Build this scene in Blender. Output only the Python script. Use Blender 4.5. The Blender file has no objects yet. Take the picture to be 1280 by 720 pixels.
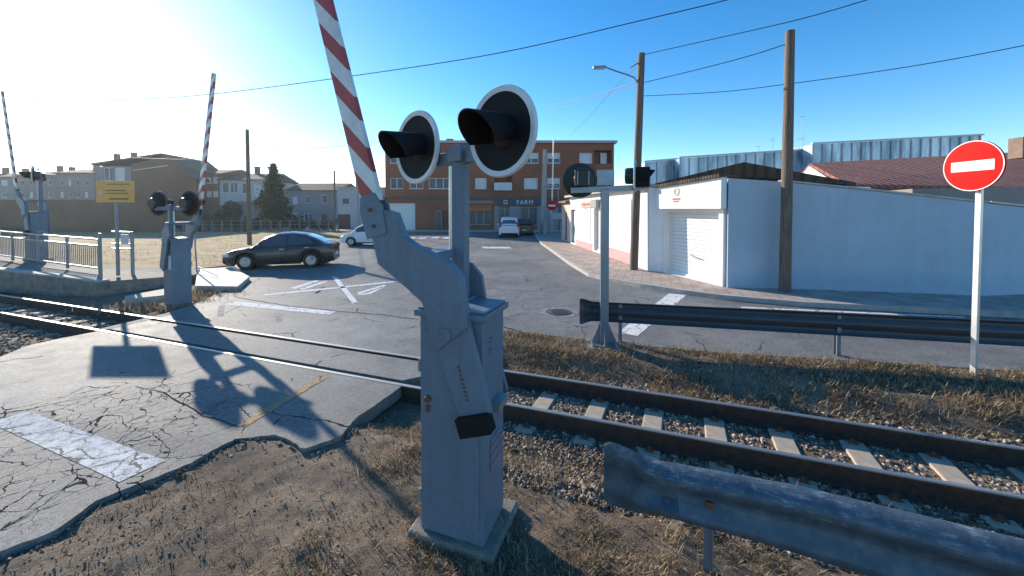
import bpy, bmesh, math, random
import numpy as np
from mathutils import Vector, Matrix, noise as mnoise
random.seed(7); rng = np.random.default_rng(7)
R = math.radians
S = bpy.context.scene
COL = S.collection

# ------------------------------------------------------------------ camera
F = 480.0; HOR = 262.0; PITCH = R(1.4); CAMH = 2.5
CY = HOR + F*math.tan(PITCH)
cam = bpy.data.cameras.new('camera'); camo = bpy.data.objects.new('camera', cam); COL.objects.link(camo)
camo.location = (0, 0, CAMH); camo.rotation_euler = (R(90)-PITCH, 0, 0)
cam.sensor_fit = 'HORIZONTAL'; cam.sensor_width = 36; cam.lens = 36*F/1280
cam.shift_y = -(360-CY)/1280; cam.clip_start = 0.05; cam.clip_end = 3000
S.camera = camo
CAMROT = Matrix.Rotation(R(90)-PITCH, 3, 'X')
C0 = Vector((0, 0, CAMH))
def ray(px, py):
    return (CAMROT @ Vector(((px-640)/F, -(py-CY)/F, -1))).normalized()
def G(px, py, h=0.0):                 # point of a horizontal plane
    d = ray(px, py); return C0 + d*((h-CAMH)/d.z)
def D(px, py, Y):                     # point at a depth
    d = ray(px, py); return C0 + d*(Y/d.y)
def onplane(px, py, P, N):            # point of any plane
    d = ray(px, py); return C0 + d*((P-C0).dot(N)/d.dot(N))

# ------------------------------------------------------------------ light
SUNV = ray(128, 14)
sun_el = math.asin(SUNV.z); sun_az = math.atan2(SUNV.x, SUNV.y)
W = bpy.data.worlds.new('World'); S.world = W; W.use_nodes = True
wn = W.node_tree.nodes; wl = W.node_tree.links
sky = wn.new('ShaderNodeTexSky'); sky.sky_type = 'NISHITA'; sky.sun_disc = False
sky.sun_elevation = sun_el; sky.sun_rotation = sun_az
sky.air_density = 1.0; sky.dust_density = 0.25; sky.ozone_density = 2.2; sky.altitude = 800
bg = wn['Background']; bg.inputs['Strength'].default_value = 0.14
hs = wn.new('ShaderNodeHueSaturation'); hs.inputs['Saturation'].default_value = 1.36; hs.inputs['Value'].default_value = 1.04; hs.inputs['Hue'].default_value = .5
wl.new(sky.outputs[0], hs.inputs['Color']); wl.new(hs.outputs[0], bg.inputs['Color'])
sl = bpy.data.lights.new('sun', 'SUN'); sl.energy = 4.4; sl.angle = R(0.5); sl.color = (1, .90, .75)
so = bpy.data.objects.new('sun', sl); COL.objects.link(so)
so.rotation_euler = SUNV.to_track_quat('Z', 'Y').to_euler()
S.view_settings.view_transform = 'Standard'; S.view_settings.look = 'None'
S.view_settings.exposure = 0.8; S.view_settings.gamma = 1.0
S.render.engine = 'CYCLES'
S.cycles.max_bounces = 6; S.cycles.transparent_max_bounces = 8

# ------------------------------------------------------------------ materials
def newmat(name):
    m = bpy.data.materials.new(name); m.use_nodes = True
    return m, m.node_tree.nodes, m.node_tree.links, m.node_tree.nodes['Principled BSDF']
def mth(n, l, op, a, b=None, c=None):
    q = n.new('ShaderNodeMath'); q.operation = op
    for i, v in enumerate((a, b, c)):
        if v is None: continue
        if isinstance(v, (int, float)): q.inputs[i].default_value = v
        else: l.new(v, q.inputs[i])
    return q.outputs[0]
def nz(n, l, vec, scale, detail=4, rough=.6, dist=0):
    t = n.new('ShaderNodeTexNoise'); t.inputs['Scale'].default_value = scale
    t.inputs['Detail'].default_value = detail; t.inputs['Roughness'].default_value = rough
    t.inputs['Distortion'].default_value = dist
    if vec is not None: l.new(vec, t.inputs['Vector'])
    return t.outputs['Fac']
def ramp(n, l, fac, stops):
    r = n.new('ShaderNodeValToRGB'); e = r.color_ramp.elements
    while len(e) < len(stops): e.new(0.5)
    for i, (p, c) in enumerate(stops):
        e[i].position = p; e[i].color = (c[0], c[1], c[2], 1) if not isinstance(c, float) else (c, c, c, 1)
    l.new(fac, r.inputs[0]); return r.outputs[0]
def mix(n, l, fac, a, b, mode='MIX'):
    q = n.new('ShaderNodeMix'); q.data_type = 'RGBA'; q.blend_type = mode
    for k, v in ((0, fac), (6, a), (7, b)):
        if isinstance(v, (int, float)): q.inputs[k].default_value = v
        elif isinstance(v, tuple): q.inputs[k].default_value = (*v, 1)
        else: l.new(v, q.inputs[k])
    return q.outputs[2]
def bumpn(n, l, h, p, strength=.3, dist=.01):
    b = n.new('ShaderNodeBump'); b.inputs['Strength'].default_value = strength; b.inputs['Distance'].default_value = dist
    l.new(h, b.inputs['Height']); l.new(b.outputs[0], p.inputs['Normal'])
def ocoord(n, world=False):
    if world: return n.new('ShaderNodeNewGeometry').outputs['Position']
    return n.new('ShaderNodeTexCoord').outputs['Object']
def simple(name, col, rough=.6, var=.15, scale=6, metal=0, bump=.15, spec=.5, bdist=.004, fine=60):
    m, n, l, p = newmat(name); v = ocoord(n)
    f = nz(n, l, v, scale, 6, .65)
    lo = tuple(max(0, c*(1-var)) for c in col); hi = tuple(min(1, c*(1+var)) for c in col)
    l.new(ramp(n, l, f, [(.3, lo), (.7, hi)]), p.inputs['Base Color'])
    p.inputs['Roughness'].default_value = rough; p.inputs['Metallic'].default_value = metal
    p.inputs['Specular IOR Level'].default_value = spec
    if bump: bumpn(n, l, nz(n, l, v, fine, 4), p, bump, bdist)
    return m
def weathered(name, col, dirt, rough=.5, amount=.45, metal=0, vscale=5, rust=0):
    """paint with vertical dirt streaks and scuffs"""
    m, n, l, p = newmat(name); v = ocoord(n)
    mp = n.new('ShaderNodeMapping'); mp.inputs['Scale'].default_value = (9, 9, .8); l.new(v, mp.inputs['Vector'])
    st = nz(n, l, mp.outputs[0], vscale*.3, 5, .6); sc = nz(n, l, v, vscale*4, 6, .7); big = nz(n, l, v, vscale*.35, 3)
    f = mth(n, l, 'ADD', mth(n, l, 'MULTIPLY', st, .5), mth(n, l, 'MULTIPLY', sc, .5))
    fac = n.new('ShaderNodeMapRange'); fac.inputs[1].default_value = .47; fac.inputs[2].default_value = .72
    fac.inputs[4].default_value = amount; l.new(f, fac.inputs[0])
    c2 = ramp(n, l, big, [(.3, tuple(c*.9 for c in col)), (.7, tuple(min(1, c*1.08) for c in col))])
    cc = mix(n, l, fac.outputs[0], c2, dirt)
    if rust:
        ch = ramp(n, l, nz(n, l, v, 13, 6, .75, .4), [(.665, 0.0), (.69, 1.0)])
        cc = mix(n, l, mth(n, l, 'MULTIPLY', ch, rust), cc, (.12, .055, .03))
        rs = n.new('ShaderNodeMapping'); rs.inputs['Scale'].default_value = (16, 16, .55); l.new(v, rs.inputs['Vector'])
        run = ramp(n, l, nz(n, l, rs.outputs[0], 1.3, 4, .6), [(.62, 0.0), (.74, 1.0)])
        cc = mix(n, l, mth(n, l, 'MULTIPLY', run, .4*rust), cc, (.16, .11, .075))
    l.new(cc, p.inputs['Base Color'])
    p.inputs['Roughness'].default_value = rough; p.inputs['Metallic'].default_value = metal
    bumpn(n, l, sc, p, .12, .004)
    return m
M = {}
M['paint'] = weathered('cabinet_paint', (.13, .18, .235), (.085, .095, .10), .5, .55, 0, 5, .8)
M['galv'] = weathered('galvanised_steel', (.22, .27, .33), (.2, .17, .14), .38, .4, .55)
M['rail_zinc'] = weathered('guardrail_zinc', (.055, .065, .08), (.04, .035, .03), .5, .6, .4, 3)
M['black'] = simple('black_plastic', (.014, .014, .015), .45, .3, 4)
M['blackmatte'] = simple('black_matte', (.008, .008, .009), .75, .3, 4, spec=.25)
M['white_rim'] = weathered('white_rim', (.62, .64, .66), (.4, .38, .34), .5, .4)
M['concrete'] = simple('concrete', (.36, .33, .29), .85, .22, 5, bump=.4, bdist=.006)
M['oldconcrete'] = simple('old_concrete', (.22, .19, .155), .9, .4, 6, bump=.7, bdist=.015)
M['sleeper'] = simple('sleeper_concrete', (.40, .32, .24), .85, .22, 7, bump=.4, bdist=.006)
M['plaster'] = weathered('white_plaster', (.78, .77, .75), (.55, .52, .48), .8, .4, 0, 1.2, .25)
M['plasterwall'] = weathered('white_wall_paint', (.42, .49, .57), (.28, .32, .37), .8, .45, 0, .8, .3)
M['pink'] = simple('pink_base_paint', (.72, .30, .30), .75, .12, 3)
M['cream'] = simple('cream_plaster', (.58, .44, .36), .8, .1, 2)
M['beige'] = simple('beige_render', (.24, .21, .19), .85, .15, 1.2)
M['grey_render'] = simple('grey_render', (.25, .25, .26), .85, .14, 1)
M['pale_render'] = simple('pale_render', (.42, .43, .45), .85, .12, 1)
M['glass'] = simple('window_glass', (.06, .085, .11), .22, .35, 1, bump=0, spec=.35)
M['blind'] = simple('window_blind', (.55, .57, .60), .5, .1, 2)
M['frame'] = simple('white_frame', (.72, .72, .72), .5, .05, 3)
M['darkframe'] = simple('dark_frame', (.07, .06, .055), .5, .1, 3)
M['wood_pole'] = None
M['tyre'] = simple('tyre_rubber', (.02, .02, .02), .8, .2, 10)
M['rim'] = simple('alloy_rim', (.5, .5, .52), .3, .1, 10, metal=.8)
M['carblack'] = simple('dark_car_paint', (.018, .018, .021), .22, .1, 2, bump=0, spec=.7)
M['carwhite'] = simple('white_car_paint', (.72, .73, .75), .25, .03, 2, bump=0)
M['carglass'] = simple('car_glass', (.05, .06, .07), .06, .1, 1, bump=0, spec=.8)
M['darklens'] = simple('dark_lens', (.012, .005, .005), .5, .1, 8)
M['redlens'] = simple('red_lens', (.35, .02, .015), .25, .1, 8)
M['clearlens'] = simple('clear_lens', (.6, .6, .62), .15, .1, 8)
M['rubber'] = simple('black_cable', (.02, .02, .022), .6, .1, 8)
M['signred'] = simple('sign_red', (.62, .022, .018), .8, .06, 5, bump=0, spec=.05)
M['signwhite'] = simple('sign_white', (.80, .78, .75), .8, .06, 5, bump=0, spec=.1)
M['orange_sign'] = weathered('orange_sign_face', (.85, .42, .10), (.7, .36, .10), .5, .4)
M['ink'] = simple('sign_ink', (.10, .07, .04), .6, .1, 5)
M['greyink'] = simple('faded_ink', (.50, .50, .50), .7, .1, 5)
M['redink'] = simple('red_ink', (.60, .08, .07), .7, .1, 5)
M['blueband'] = simple('dark_blue_band', (.03, .055, .10), .5, .1, 2)
M['awning'] = simple('orange_awning', (.62, .16, .05), .7, .1, 3)
M['bark'] = simple('bark', (.09, .065, .045), .9, .3, 6, bump=.5)
M['steel_grey'] = simple('grey_steel', (.28, .29, .30), .45, .15, 4, metal=.4)
M['rust'] = simple('rusty_metal', (.16, .07, .035), .85, .35, 14)
M['brownwood'] = simple('brown_shutter', (.16, .06, .04), .7, .2, 4)
M['plate'] = simple('worn_deck', (.40, .38, .35), .75, .25, 3, bump=.3)
M['chim'] = simple('chimney_render', (.25, .17, .13), .9, .2, 4)
M['aluminium'] = simple('aluminium_rail', (.62, .62, .62), .35, .1, 8, metal=.5)

def wood_mat():
    m, n, l, p = newmat('weathered_pole'); v = ocoord(n)
    mp = n.new('ShaderNodeMapping'); mp.inputs['Scale'].default_value = (14, 14, .7); l.new(v, mp.inputs['Vector'])
    f = nz(n, l, mp.outputs[0], 2.0, 6, .7)
    l.new(ramp(n, l, f, [(.3, (.075, .05, .036)), (.52, (.16, .115, .085)), (.72, (.26, .2, .15))]), p.inputs['Base Color'])
    p.inputs['Roughness'].default_value = .85; bumpn(n, l, f, p, .6, .02); return m
M['wood_pole'] = wood_mat()
def brick_mat(name, c1, c2, mortar, sc=1.0):
    m, n, l, p = newmat(name); v = ocoord(n)
    # object XZ / YZ facade: use x+y as horizontal
    sp = n.new('ShaderNodeSeparateXYZ'); l.new(v, sp.inputs[0])
    cb = n.new('ShaderNodeCombineXYZ'); l.new(mth(n, l, 'ADD', sp.outputs[0], sp.outputs[1]), cb.inputs[0]); l.new(sp.outputs[2], cb.inputs[1])
    b = n.new('ShaderNodeTexBrick'); l.new(cb.outputs[0], b.inputs['Vector'])
    b.inputs['Scale'].default_value = sc; b.inputs['Brick Width'].default_value = .26; b.inputs['Row Height'].default_value = .075
    b.inputs['Mortar Size'].default_value = .008
    b.inputs['Color1'].default_value = (*c1, 1); b.inputs['Color2'].default_value = (*c2, 1); b.inputs['Mortar'].default_value = (*mortar, 1)
    f = nz(n, l, v, .5, 5, .6)
    l.new(mix(n, l, .35, b.outputs[0], ramp(n, l, f, [(.3, tuple(c*.7 for c in c1)), (.7, tuple(c*1.3 for c in c2))])), p.inputs['Base Color'])
    p.inputs['Roughness'].default_value = .9; return m
M['brick'] = brick_mat('red_brown_brick', (.22, .07, .036), (.28, .095, .05), (.24, .15, .11))
M['brick2'] = brick_mat('brown_brick', (.17, .085, .05), (.22, .11, .065), (.19, .13, .10))
def tile_mat(name, c1, c2, period=.25, axis='x'):
    m, n, l, p = newmat(name); v = ocoord(n)
    w = n.new('ShaderNodeTexWave'); w.inputs['Scale'].default_value = 1.0; w.inputs['Scale'].default_value = .314/period
    w.bands_direction = 'X'; w.inputs['Distortion'].default_value = 1.2; w.inputs['Detail'].default_value = 3; w.inputs['Detail Scale'].default_value = 3; l.new(v, w.inputs['Vector'])
    f = nz(n, l, v, 2.2, 6, .7)
    c = ramp(n, l, f, [(.3, c1), (.7, c2)])
    l.new(mix(n, l, .45, c, ramp(n, l, w.outputs[1], [(.1, tuple(k*.45 for k in c1)), (.6, c2)])), p.inputs['Base Color'])
    p.inputs['Roughness'].default_value = .9; bumpn(n, l, w.outputs[1], p, .6, .05); return m
M['redtile'] = tile_mat('red_roof_tile', (.24, .085, .06), (.36, .15, .11))
M['browntile'] = tile_mat('brown_roof_tile', (.10, .065, .045), (.17, .11, .08))
M['corrugated'] = tile_mat('brown_corrugated_sheet', (.07, .045, .03), (.13, .085, .06), .3)
def shutter_mat(name, col, period, axis=2):
    m, n, l, p = newmat(name); v = ocoord(n)
    sp = n.new('ShaderNodeSeparateXYZ'); l.new(v, sp.inputs[0])
    f = mth(n, l, 'FRACT', mth(n, l, 'DIVIDE', sp.outputs[axis], period))
    g = mth(n, l, 'SINE', mth(n, l, 'MULTIPLY', f, math.pi))
    ln = mth(n, l, 'LESS_THAN', f, .08)
    l.new(mix(n, l, ln, ramp(n, l, nz(n, l, v, 2, 4), [(.3, tuple(c*.93 for c in col)), (.7, col)]), tuple(c*.55 for c in col)), p.inputs['Base Color'])
    p.inputs['Roughness'].default_value = .55; bumpn(n, l, g, p, .5, .03); return m
M['roller'] = shutter_mat('white_roller_shutter', (.76, .75, .73), .13)
M['roller2'] = shutter_mat('grey_roller_shutter', (.50, .48, .46), .12)
def stripe_mat():
    m, n, l, p = newmat('red_white_boom'); v = ocoord(n)
    sp = n.new('ShaderNodeSeparateXYZ'); l.new(v, sp.inputs[0])
    q = mth(n, l, 'ADD', sp.outputs[2], mth(n, l, 'MULTIPLY', sp.outputs[0], 1.75))
    f = mth(n, l, 'FRACT', mth(n, l, 'DIVIDE', mth(n, l, 'ADD', q, 10.02), .42))
    fac = mth(n, l, 'LESS_THAN', f, .47)
    d = nz(n, l, v, 9, 6, .7)
    red = ramp(n, l, d, [(.3, (.32, .05, .045)), (.7, (.48, .075, .06))]); wh = ramp(n, l, d, [(.3, (.55, .54, .52)), (.6, (.74, .73, .71))])
    l.new(mix(n, l, fac, wh, red), p.inputs['Base Color']); p.inputs['Roughness'].default_value = .45; return m
M['boom'] = stripe_mat()

def asphalt_mat(name, base, cracks=True):
    m, n, l, p = newmat(name); v = ocoord(n, True)
    big = nz(n, l, v, .32, 5, .6); mid = nz(n, l, v, 2.3, 6, .7); fine = nz(n, l, v, 55, 4, .75); grit = nz(n, l, v, 170, 2, .8)
    f = mth(n, l, 'ADD', mth(n, l, 'MULTIPLY', big, .45), mth(n, l, 'ADD', mth(n, l, 'MULTIPLY', mid, .3), mth(n, l, 'MULTIPLY', fine, .25)))
    c = ramp(n, l, f, [(.36, tuple(k*.62 for k in base)), (.5, base), (.64, tuple(k*1.45 for k in base))])
    c = mix(n, l, .35, c, ramp(n, l, nz(n, l, v, 17, 5, .75), [(.38, (.18, .18, .18)), (.62, (.86, .85, .84))]), 'OVERLAY')
    c = mix(n, l, .55, c, ramp(n, l, grit, [(.38, (.12, .12, .12)), (.62, (.92, .91, .9))]), 'OVERLAY')
    # tyre-polished darker lanes and patches
    vo = n.new('ShaderNodeTexVoronoi'); vo.inputs['Scale'].default_value = .28; vo.inputs['Randomness'].default_value = 1; l.new(v, vo.inputs['Vector'])
    sp = n.new('ShaderNodeSeparateColor'); l.new(vo.outputs['Color'], sp.inputs[0])
    c = mix(n, l, .13, c, ramp(n, l, sp.outputs[0], [(.0, (.3, .3, .3)), (1, (.75, .74, .72))]), 'OVERLAY')
    h = mth(n, l, 'ADD', mth(n, l, 'MULTIPLY', fine, .5), mth(n, l, 'MULTIPLY', grit, .6))
    if cracks:
        dn = n.new('ShaderNodeTexNoise'); dn.inputs['Scale'].default_value = 2.6; dn.inputs['Detail'].default_value = 5; l.new(v, dn.inputs['Vector'])
        va = n.new('ShaderNodeVectorMath'); va.operation = 'MULTIPLY_ADD'; l.new(dn.outputs['Color'], va.inputs[0]); va.inputs[1].default_value = (.34, .34, 0); l.new(v, va.inputs[2])
        wn = ramp(n, l, nz(n, l, v, 3.3, 4, .7), [(.38, .15), (.66, 1.9)])
        def crack(scale, wdt):
            t = n.new('ShaderNodeTexVoronoi'); t.feature = 'DISTANCE_TO_EDGE'; t.inputs['Scale'].default_value = scale; l.new(va.outputs[0], t.inputs['Vector'])
            return mth(n, l, 'LESS_THAN', t.outputs['Distance'], mth(n, l, 'MULTIPLY', wn, wdt))
        # alligator cracking near the worn left corner, wide cracks elsewhere
        dist = n.new('ShaderNodeVectorMath'); dist.operation = 'DISTANCE'; l.new(v, dist.inputs[0]); dist.inputs[1].default_value = (-4.9, 3.9, 0)
        near = n.new('ShaderNodeMapRange'); near.inputs[1].default_value = .8; near.inputs[2].default_value = 2.9; near.inputs[3].default_value = 1; near.inputs[4].default_value = 0; l.new(dist.outputs['Value'], near.inputs[0])
        mask = mth(n, l, 'GREATER_THAN', mth(n, l, 'ADD', near.outputs[0], mth(n, l, 'MULTIPLY', nz(n, l, v, 1.1, 4), .7)), .80)
        mask3 = mth(n, l, 'GREATER_THAN', mth(n, l, 'ADD', near.outputs[0], mth(n, l, 'MULTIPLY', nz(n, l, v, 1.7, 4), .8)), 1.08)
        cr1 = mth(n, l, 'MAXIMUM', mth(n, l, 'MULTIPLY', crack(1.7, .007), mask), mth(n, l, 'MULTIPLY', crack(5.2, .015), mask3))
        mask2 = mth(n, l, 'GREATER_THAN', nz(n, l, v, .7, 3), .53)
        cr2 = mth(n, l, 'MULTIPLY', crack(.55, .004), mask2)
        cr = mth(n, l, 'MAXIMUM', cr1, cr2)
        c = mix(n, l, mth(n, l, 'MULTIPLY', cr, .8), c, (.015, .014, .013))
        h = mth(n, l, 'SUBTRACT', h, mth(n, l, 'MULTIPLY', cr, 1.5))
    l.new(c, p.inputs['Base Color'])
    l.new(ramp(n, l, mid, [(.3, .58), (.7, .78)]), p.inputs['Roughness'])
    sv = mth(n, l, 'MULTIPLY', ramp(n, l, mth(n, l, 'ADD', mth(n, l, 'MULTIPLY', grit, .5), mth(n, l, 'MULTIPLY', mth(n, l, 'ADD', fine, mid), .25)), [(.40, .02), (.62, .62)]), .75)
    if cracks: sv = mth(n, l, 'MULTIPLY', sv, mth(n, l, 'SUBTRACT', 1.0, cr))
    l.new(sv, p.inputs['Specular IOR Level'])
    bumpn(n, l, h, p, .8, .012); return m
M['asphalt'] = asphalt_mat('old_asphalt', (.195, .189, .180))
def marking_mat(name, col, wear):
    m, n, l, p = newmat(name); v = ocoord(n, True)
    f = mth(n, l, 'ADD', mth(n, l, 'MULTIPLY', nz(n, l, v, 7, 6, .75), .6), mth(n, l, 'MULTIPLY', nz(n, l, v, 60, 3, .7), .4))
    fac = n.new('ShaderNodeMapRange'); fac.inputs[1].default_value = wear-.09; fac.inputs[2].default_value = wear+.09; l.new(f, fac.inputs[0])
    dn = n.new('ShaderNodeTexNoise'); dn.inputs['Scale'].default_value = 2.6; dn.inputs['Detail'].default_value = 5; l.new(v, dn.inputs['Vector'])
    va = n.new('ShaderNodeVectorMath'); va.operation = 'MULTIPLY_ADD'; l.new(dn.outputs['Color'], va.inputs[0]); va.inputs[1].default_value = (.55, .55, 0); l.new(v, va.inputs[2])
    t = n.new('ShaderNodeTexVoronoi'); t.feature = 'DISTANCE_TO_EDGE'; t.inputs['Scale'].default_value = 2.3; l.new(va.outputs[0], t.inputs['Vector'])
    cr = mth(n, l, 'LESS_THAN', t.outputs['Distance'], .017)
    c = mix(n, l, fac.outputs[0], col, (.15, .148, .145))
    l.new(mix(n, l, mth(n, l, 'MULTIPLY', cr, .8), c, (.03, .03, .03)), p.inputs['Base Color'])
    p.inputs['Roughness'].default_value = .8; p.inputs['Specular IOR Level'].default_value = .08; bumpn(n, l, f, p, .6, .006); return m
M['mark'] = marking_mat('worn_white_marking', (.72, .71, .69), .60)
M['markworn'] = marking_mat('cracked_white_marking', (.66, .66, .64), .545)
M['markfade'] = marking_mat('faded_white_marking', (.40, .39, .37), .49)
M['markorange'] = marking_mat('faded_orange_marking', (.55, .32, .14), .52)
def soil_mat():
    m, n, l, p = newmat('dry_soil'); v = ocoord(n, True)
    a = nz(n, l, v, .8, 5, .6); b = nz(n, l, v, 9, 6, .75); c = nz(n, l, v, 70, 4, .75)
    f = mth(n, l, 'ADD', mth(n, l, 'MULTIPLY', a, .4), mth(n, l, 'ADD', mth(n, l, 'MULTIPLY', b, .35), mth(n, l, 'MULTIPLY', c, .25)))
    l.new(ramp(n, l, f, [(.36, (.07, .048, .031)), (.5, (.19, .135, .09)), (.64, (.36, .265, .18))]), p.inputs['Base Color'])
    p.inputs['Roughness'].default_value = .95
    h = mth(n, l, 'ADD', mth(n, l, 'MULTIPLY', b, .7), mth(n, l, 'MULTIPLY', c, .4)); bumpn(n, l, h, p, 1.0, .05); return m
M['soil'] = soil_mat()
def field_mat():
    m, n, l, p = newmat('dry_field_grass'); v = ocoord(n, True)
    mp = n.new('ShaderNodeMapping'); mp.inputs['Scale'].default_value = (1, 2.2, 1); l.new(v, mp.inputs['Vector'])
    f = mth(n, l, 'ADD', mth(n, l, 'MULTIPLY', nz(n, l, mp.outputs[0], .5, 6, .65), .6), mth(n, l, 'MULTIPLY', nz(n, l, mp.outputs[0], 9, 5, .75), .4))
    l.new(ramp(n, l, f, [(.36, (.20, .13, .055)), (.5, (.42, .29, .13)), (.64, (.58, .42, .21))]), p.inputs['Base Color'])
    p.inputs['Roughness'].default_value = .95; bumpn(n, l, f, p, .8, .12); return m
M['field'] = field_mat()
def pave_mat():
    m, n, l, p = newmat('pink_paving_tiles'); v = ocoord(n, True)
    mp = n.new('ShaderNodeMapping'); mp.inputs['Rotation'].default_value = (0, 0, R(20)); l.new(v, mp.inputs['Vector'])
    ck = n.new('ShaderNodeTexChecker'); ck.inputs['Scale'].default_value = 1.4; l.new(mp.outputs[0], ck.inputs['Vector'])
    b = n.new('ShaderNodeTexBrick'); b.offset = 0; l.new(mp.outputs[0], b.inputs['Vector']); b.inputs['Scale'].default_value = 1
    b.inputs['Brick Width'].default_value = .3; b.inputs['Row Height'].default_value = .3; b.inputs['Mortar Size'].default_value = .012
    b.inputs['Color1'].default_value = (1, 1, 1, 1); b.inputs['Color2'].default_value = (.8, .8, .8, 1); b.inputs['Mortar'].default_value = (.4, .4, .4, 1)
    f = nz(n, l, v, 3, 5)
    c = mix(n, l, mth(n, l, 'MULTIPLY', ck.outputs[1], .75), (.48, .40, .34), (.42, .25, .20))
    c = mix(n, l, 1.0, c, b.outputs[0], 'MULTIPLY'); c = mix(n, l, .35, c, ramp(n, l, f, [(.3, (.2, .17, .15)), (.7, (.52, .45, .4))]))
    l.new(c, p.inputs['Base Color']); p.inputs['Roughness'].default_value = .8; return m
M['pave'] = pave_mat()
def island_mat(name, stops, rough=.9, trans=0):
    m, n, l, p = newmat(name)
    g = n.new('ShaderNodeNewGeometry')
    l.new(ramp(n, l, g.outputs['Random Per Island'], stops), p.inputs['Base Color'])
    p.inputs['Roughness'].default_value = rough; p.inputs['Specular IOR Level'].default_value = .25
    if trans:
        t = n.new('ShaderNodeBsdfTranslucent'); l.new(p.inputs['Base Color'].links[0].from_socket, t.inputs['Color'])
        ms = n.new('ShaderNodeMixShader'); ms.inputs[0].default_value = trans
        l.new(p.outputs[0], ms.inputs[1]); l.new(t.outputs[0], ms.inputs[2]); l.new(ms.outputs[0], n['Material Output'].inputs[0])
    return m
M['drygrass'] = island_mat('dry_grass', [(0, (.07, .048, .028)), (.4, (.23, .16, .09)), (.75, (.42, .30, .18)), (1, (.62, .47, .30))], .85, .3)
M['stone'] = island_mat('ballast_stone', [(0, (.06, .046, .035)), (.4, (.18, .135, .10)), (.8, (.34, .265, .195)), (1, (.55, .45, .35))])
M['needles'] = island_mat('conifer_needles', [(0, (.012, .022, .014)), (.6, (.03, .05, .03)), (1, (.06, .085, .05))], .8, .2)
M['leaves'] = island_mat('dark_leaves', [(0, (.025, .03, .018)), (.6, (.055, .06, .035)), (1, (.10, .10, .06))], .8, .25)
def railmat():
    m, n, l, p = newmat('rail_steel'); v = ocoord(n)
    g = n.new('ShaderNodeNewGeometry'); sp = n.new('ShaderNodeSeparateXYZ'); l.new(g.outputs['Position'], sp.inputs[0])
    top = mth(n, l, 'GREATER_THAN', sp.outputs[2], -.004)
    f = nz(n, l, v, 12, 5)
    rustc = ramp(n, l, f, [(.3, (.035, .02, .014)), (.7, (.085, .05, .034))])
    l.new(mix(n, l, top, rustc, (.42, .39, .36)), p.inputs['Base Color']); l.new(mth(n, l, 'MULTIPLY', top, .85), p.inputs['Metallic'])
    l.new(mth(n, l, 'SUBTRACT', .85, mth(n, l, 'MULTIPLY', top, .36)), p.inputs['Roughness']); return m
M['rail'] = railmat()
def glassy():
    m, n, l, p = newmat('pale_glass_cladding'); v = ocoord(n)
    mp = n.new('ShaderNodeMapping'); mp.inputs['Scale'].default_value = (1.0, 1.0, .3); l.new(v, mp.inputs['Vector'])
    f = nz(n, l, mp.outputs[0], .55, 4, .6)
    l.new(ramp(n, l, f, [(.38, (.16, .24, .32)), (.5, (.48, .58, .66)), (.62, (.80, .86, .90))]), p.inputs['Base Color'])
    p.inputs['Roughness'].default_value = .18; p.inputs['Specular IOR Level'].default_value = .7; return m
M['cladding'] = glassy()

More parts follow.
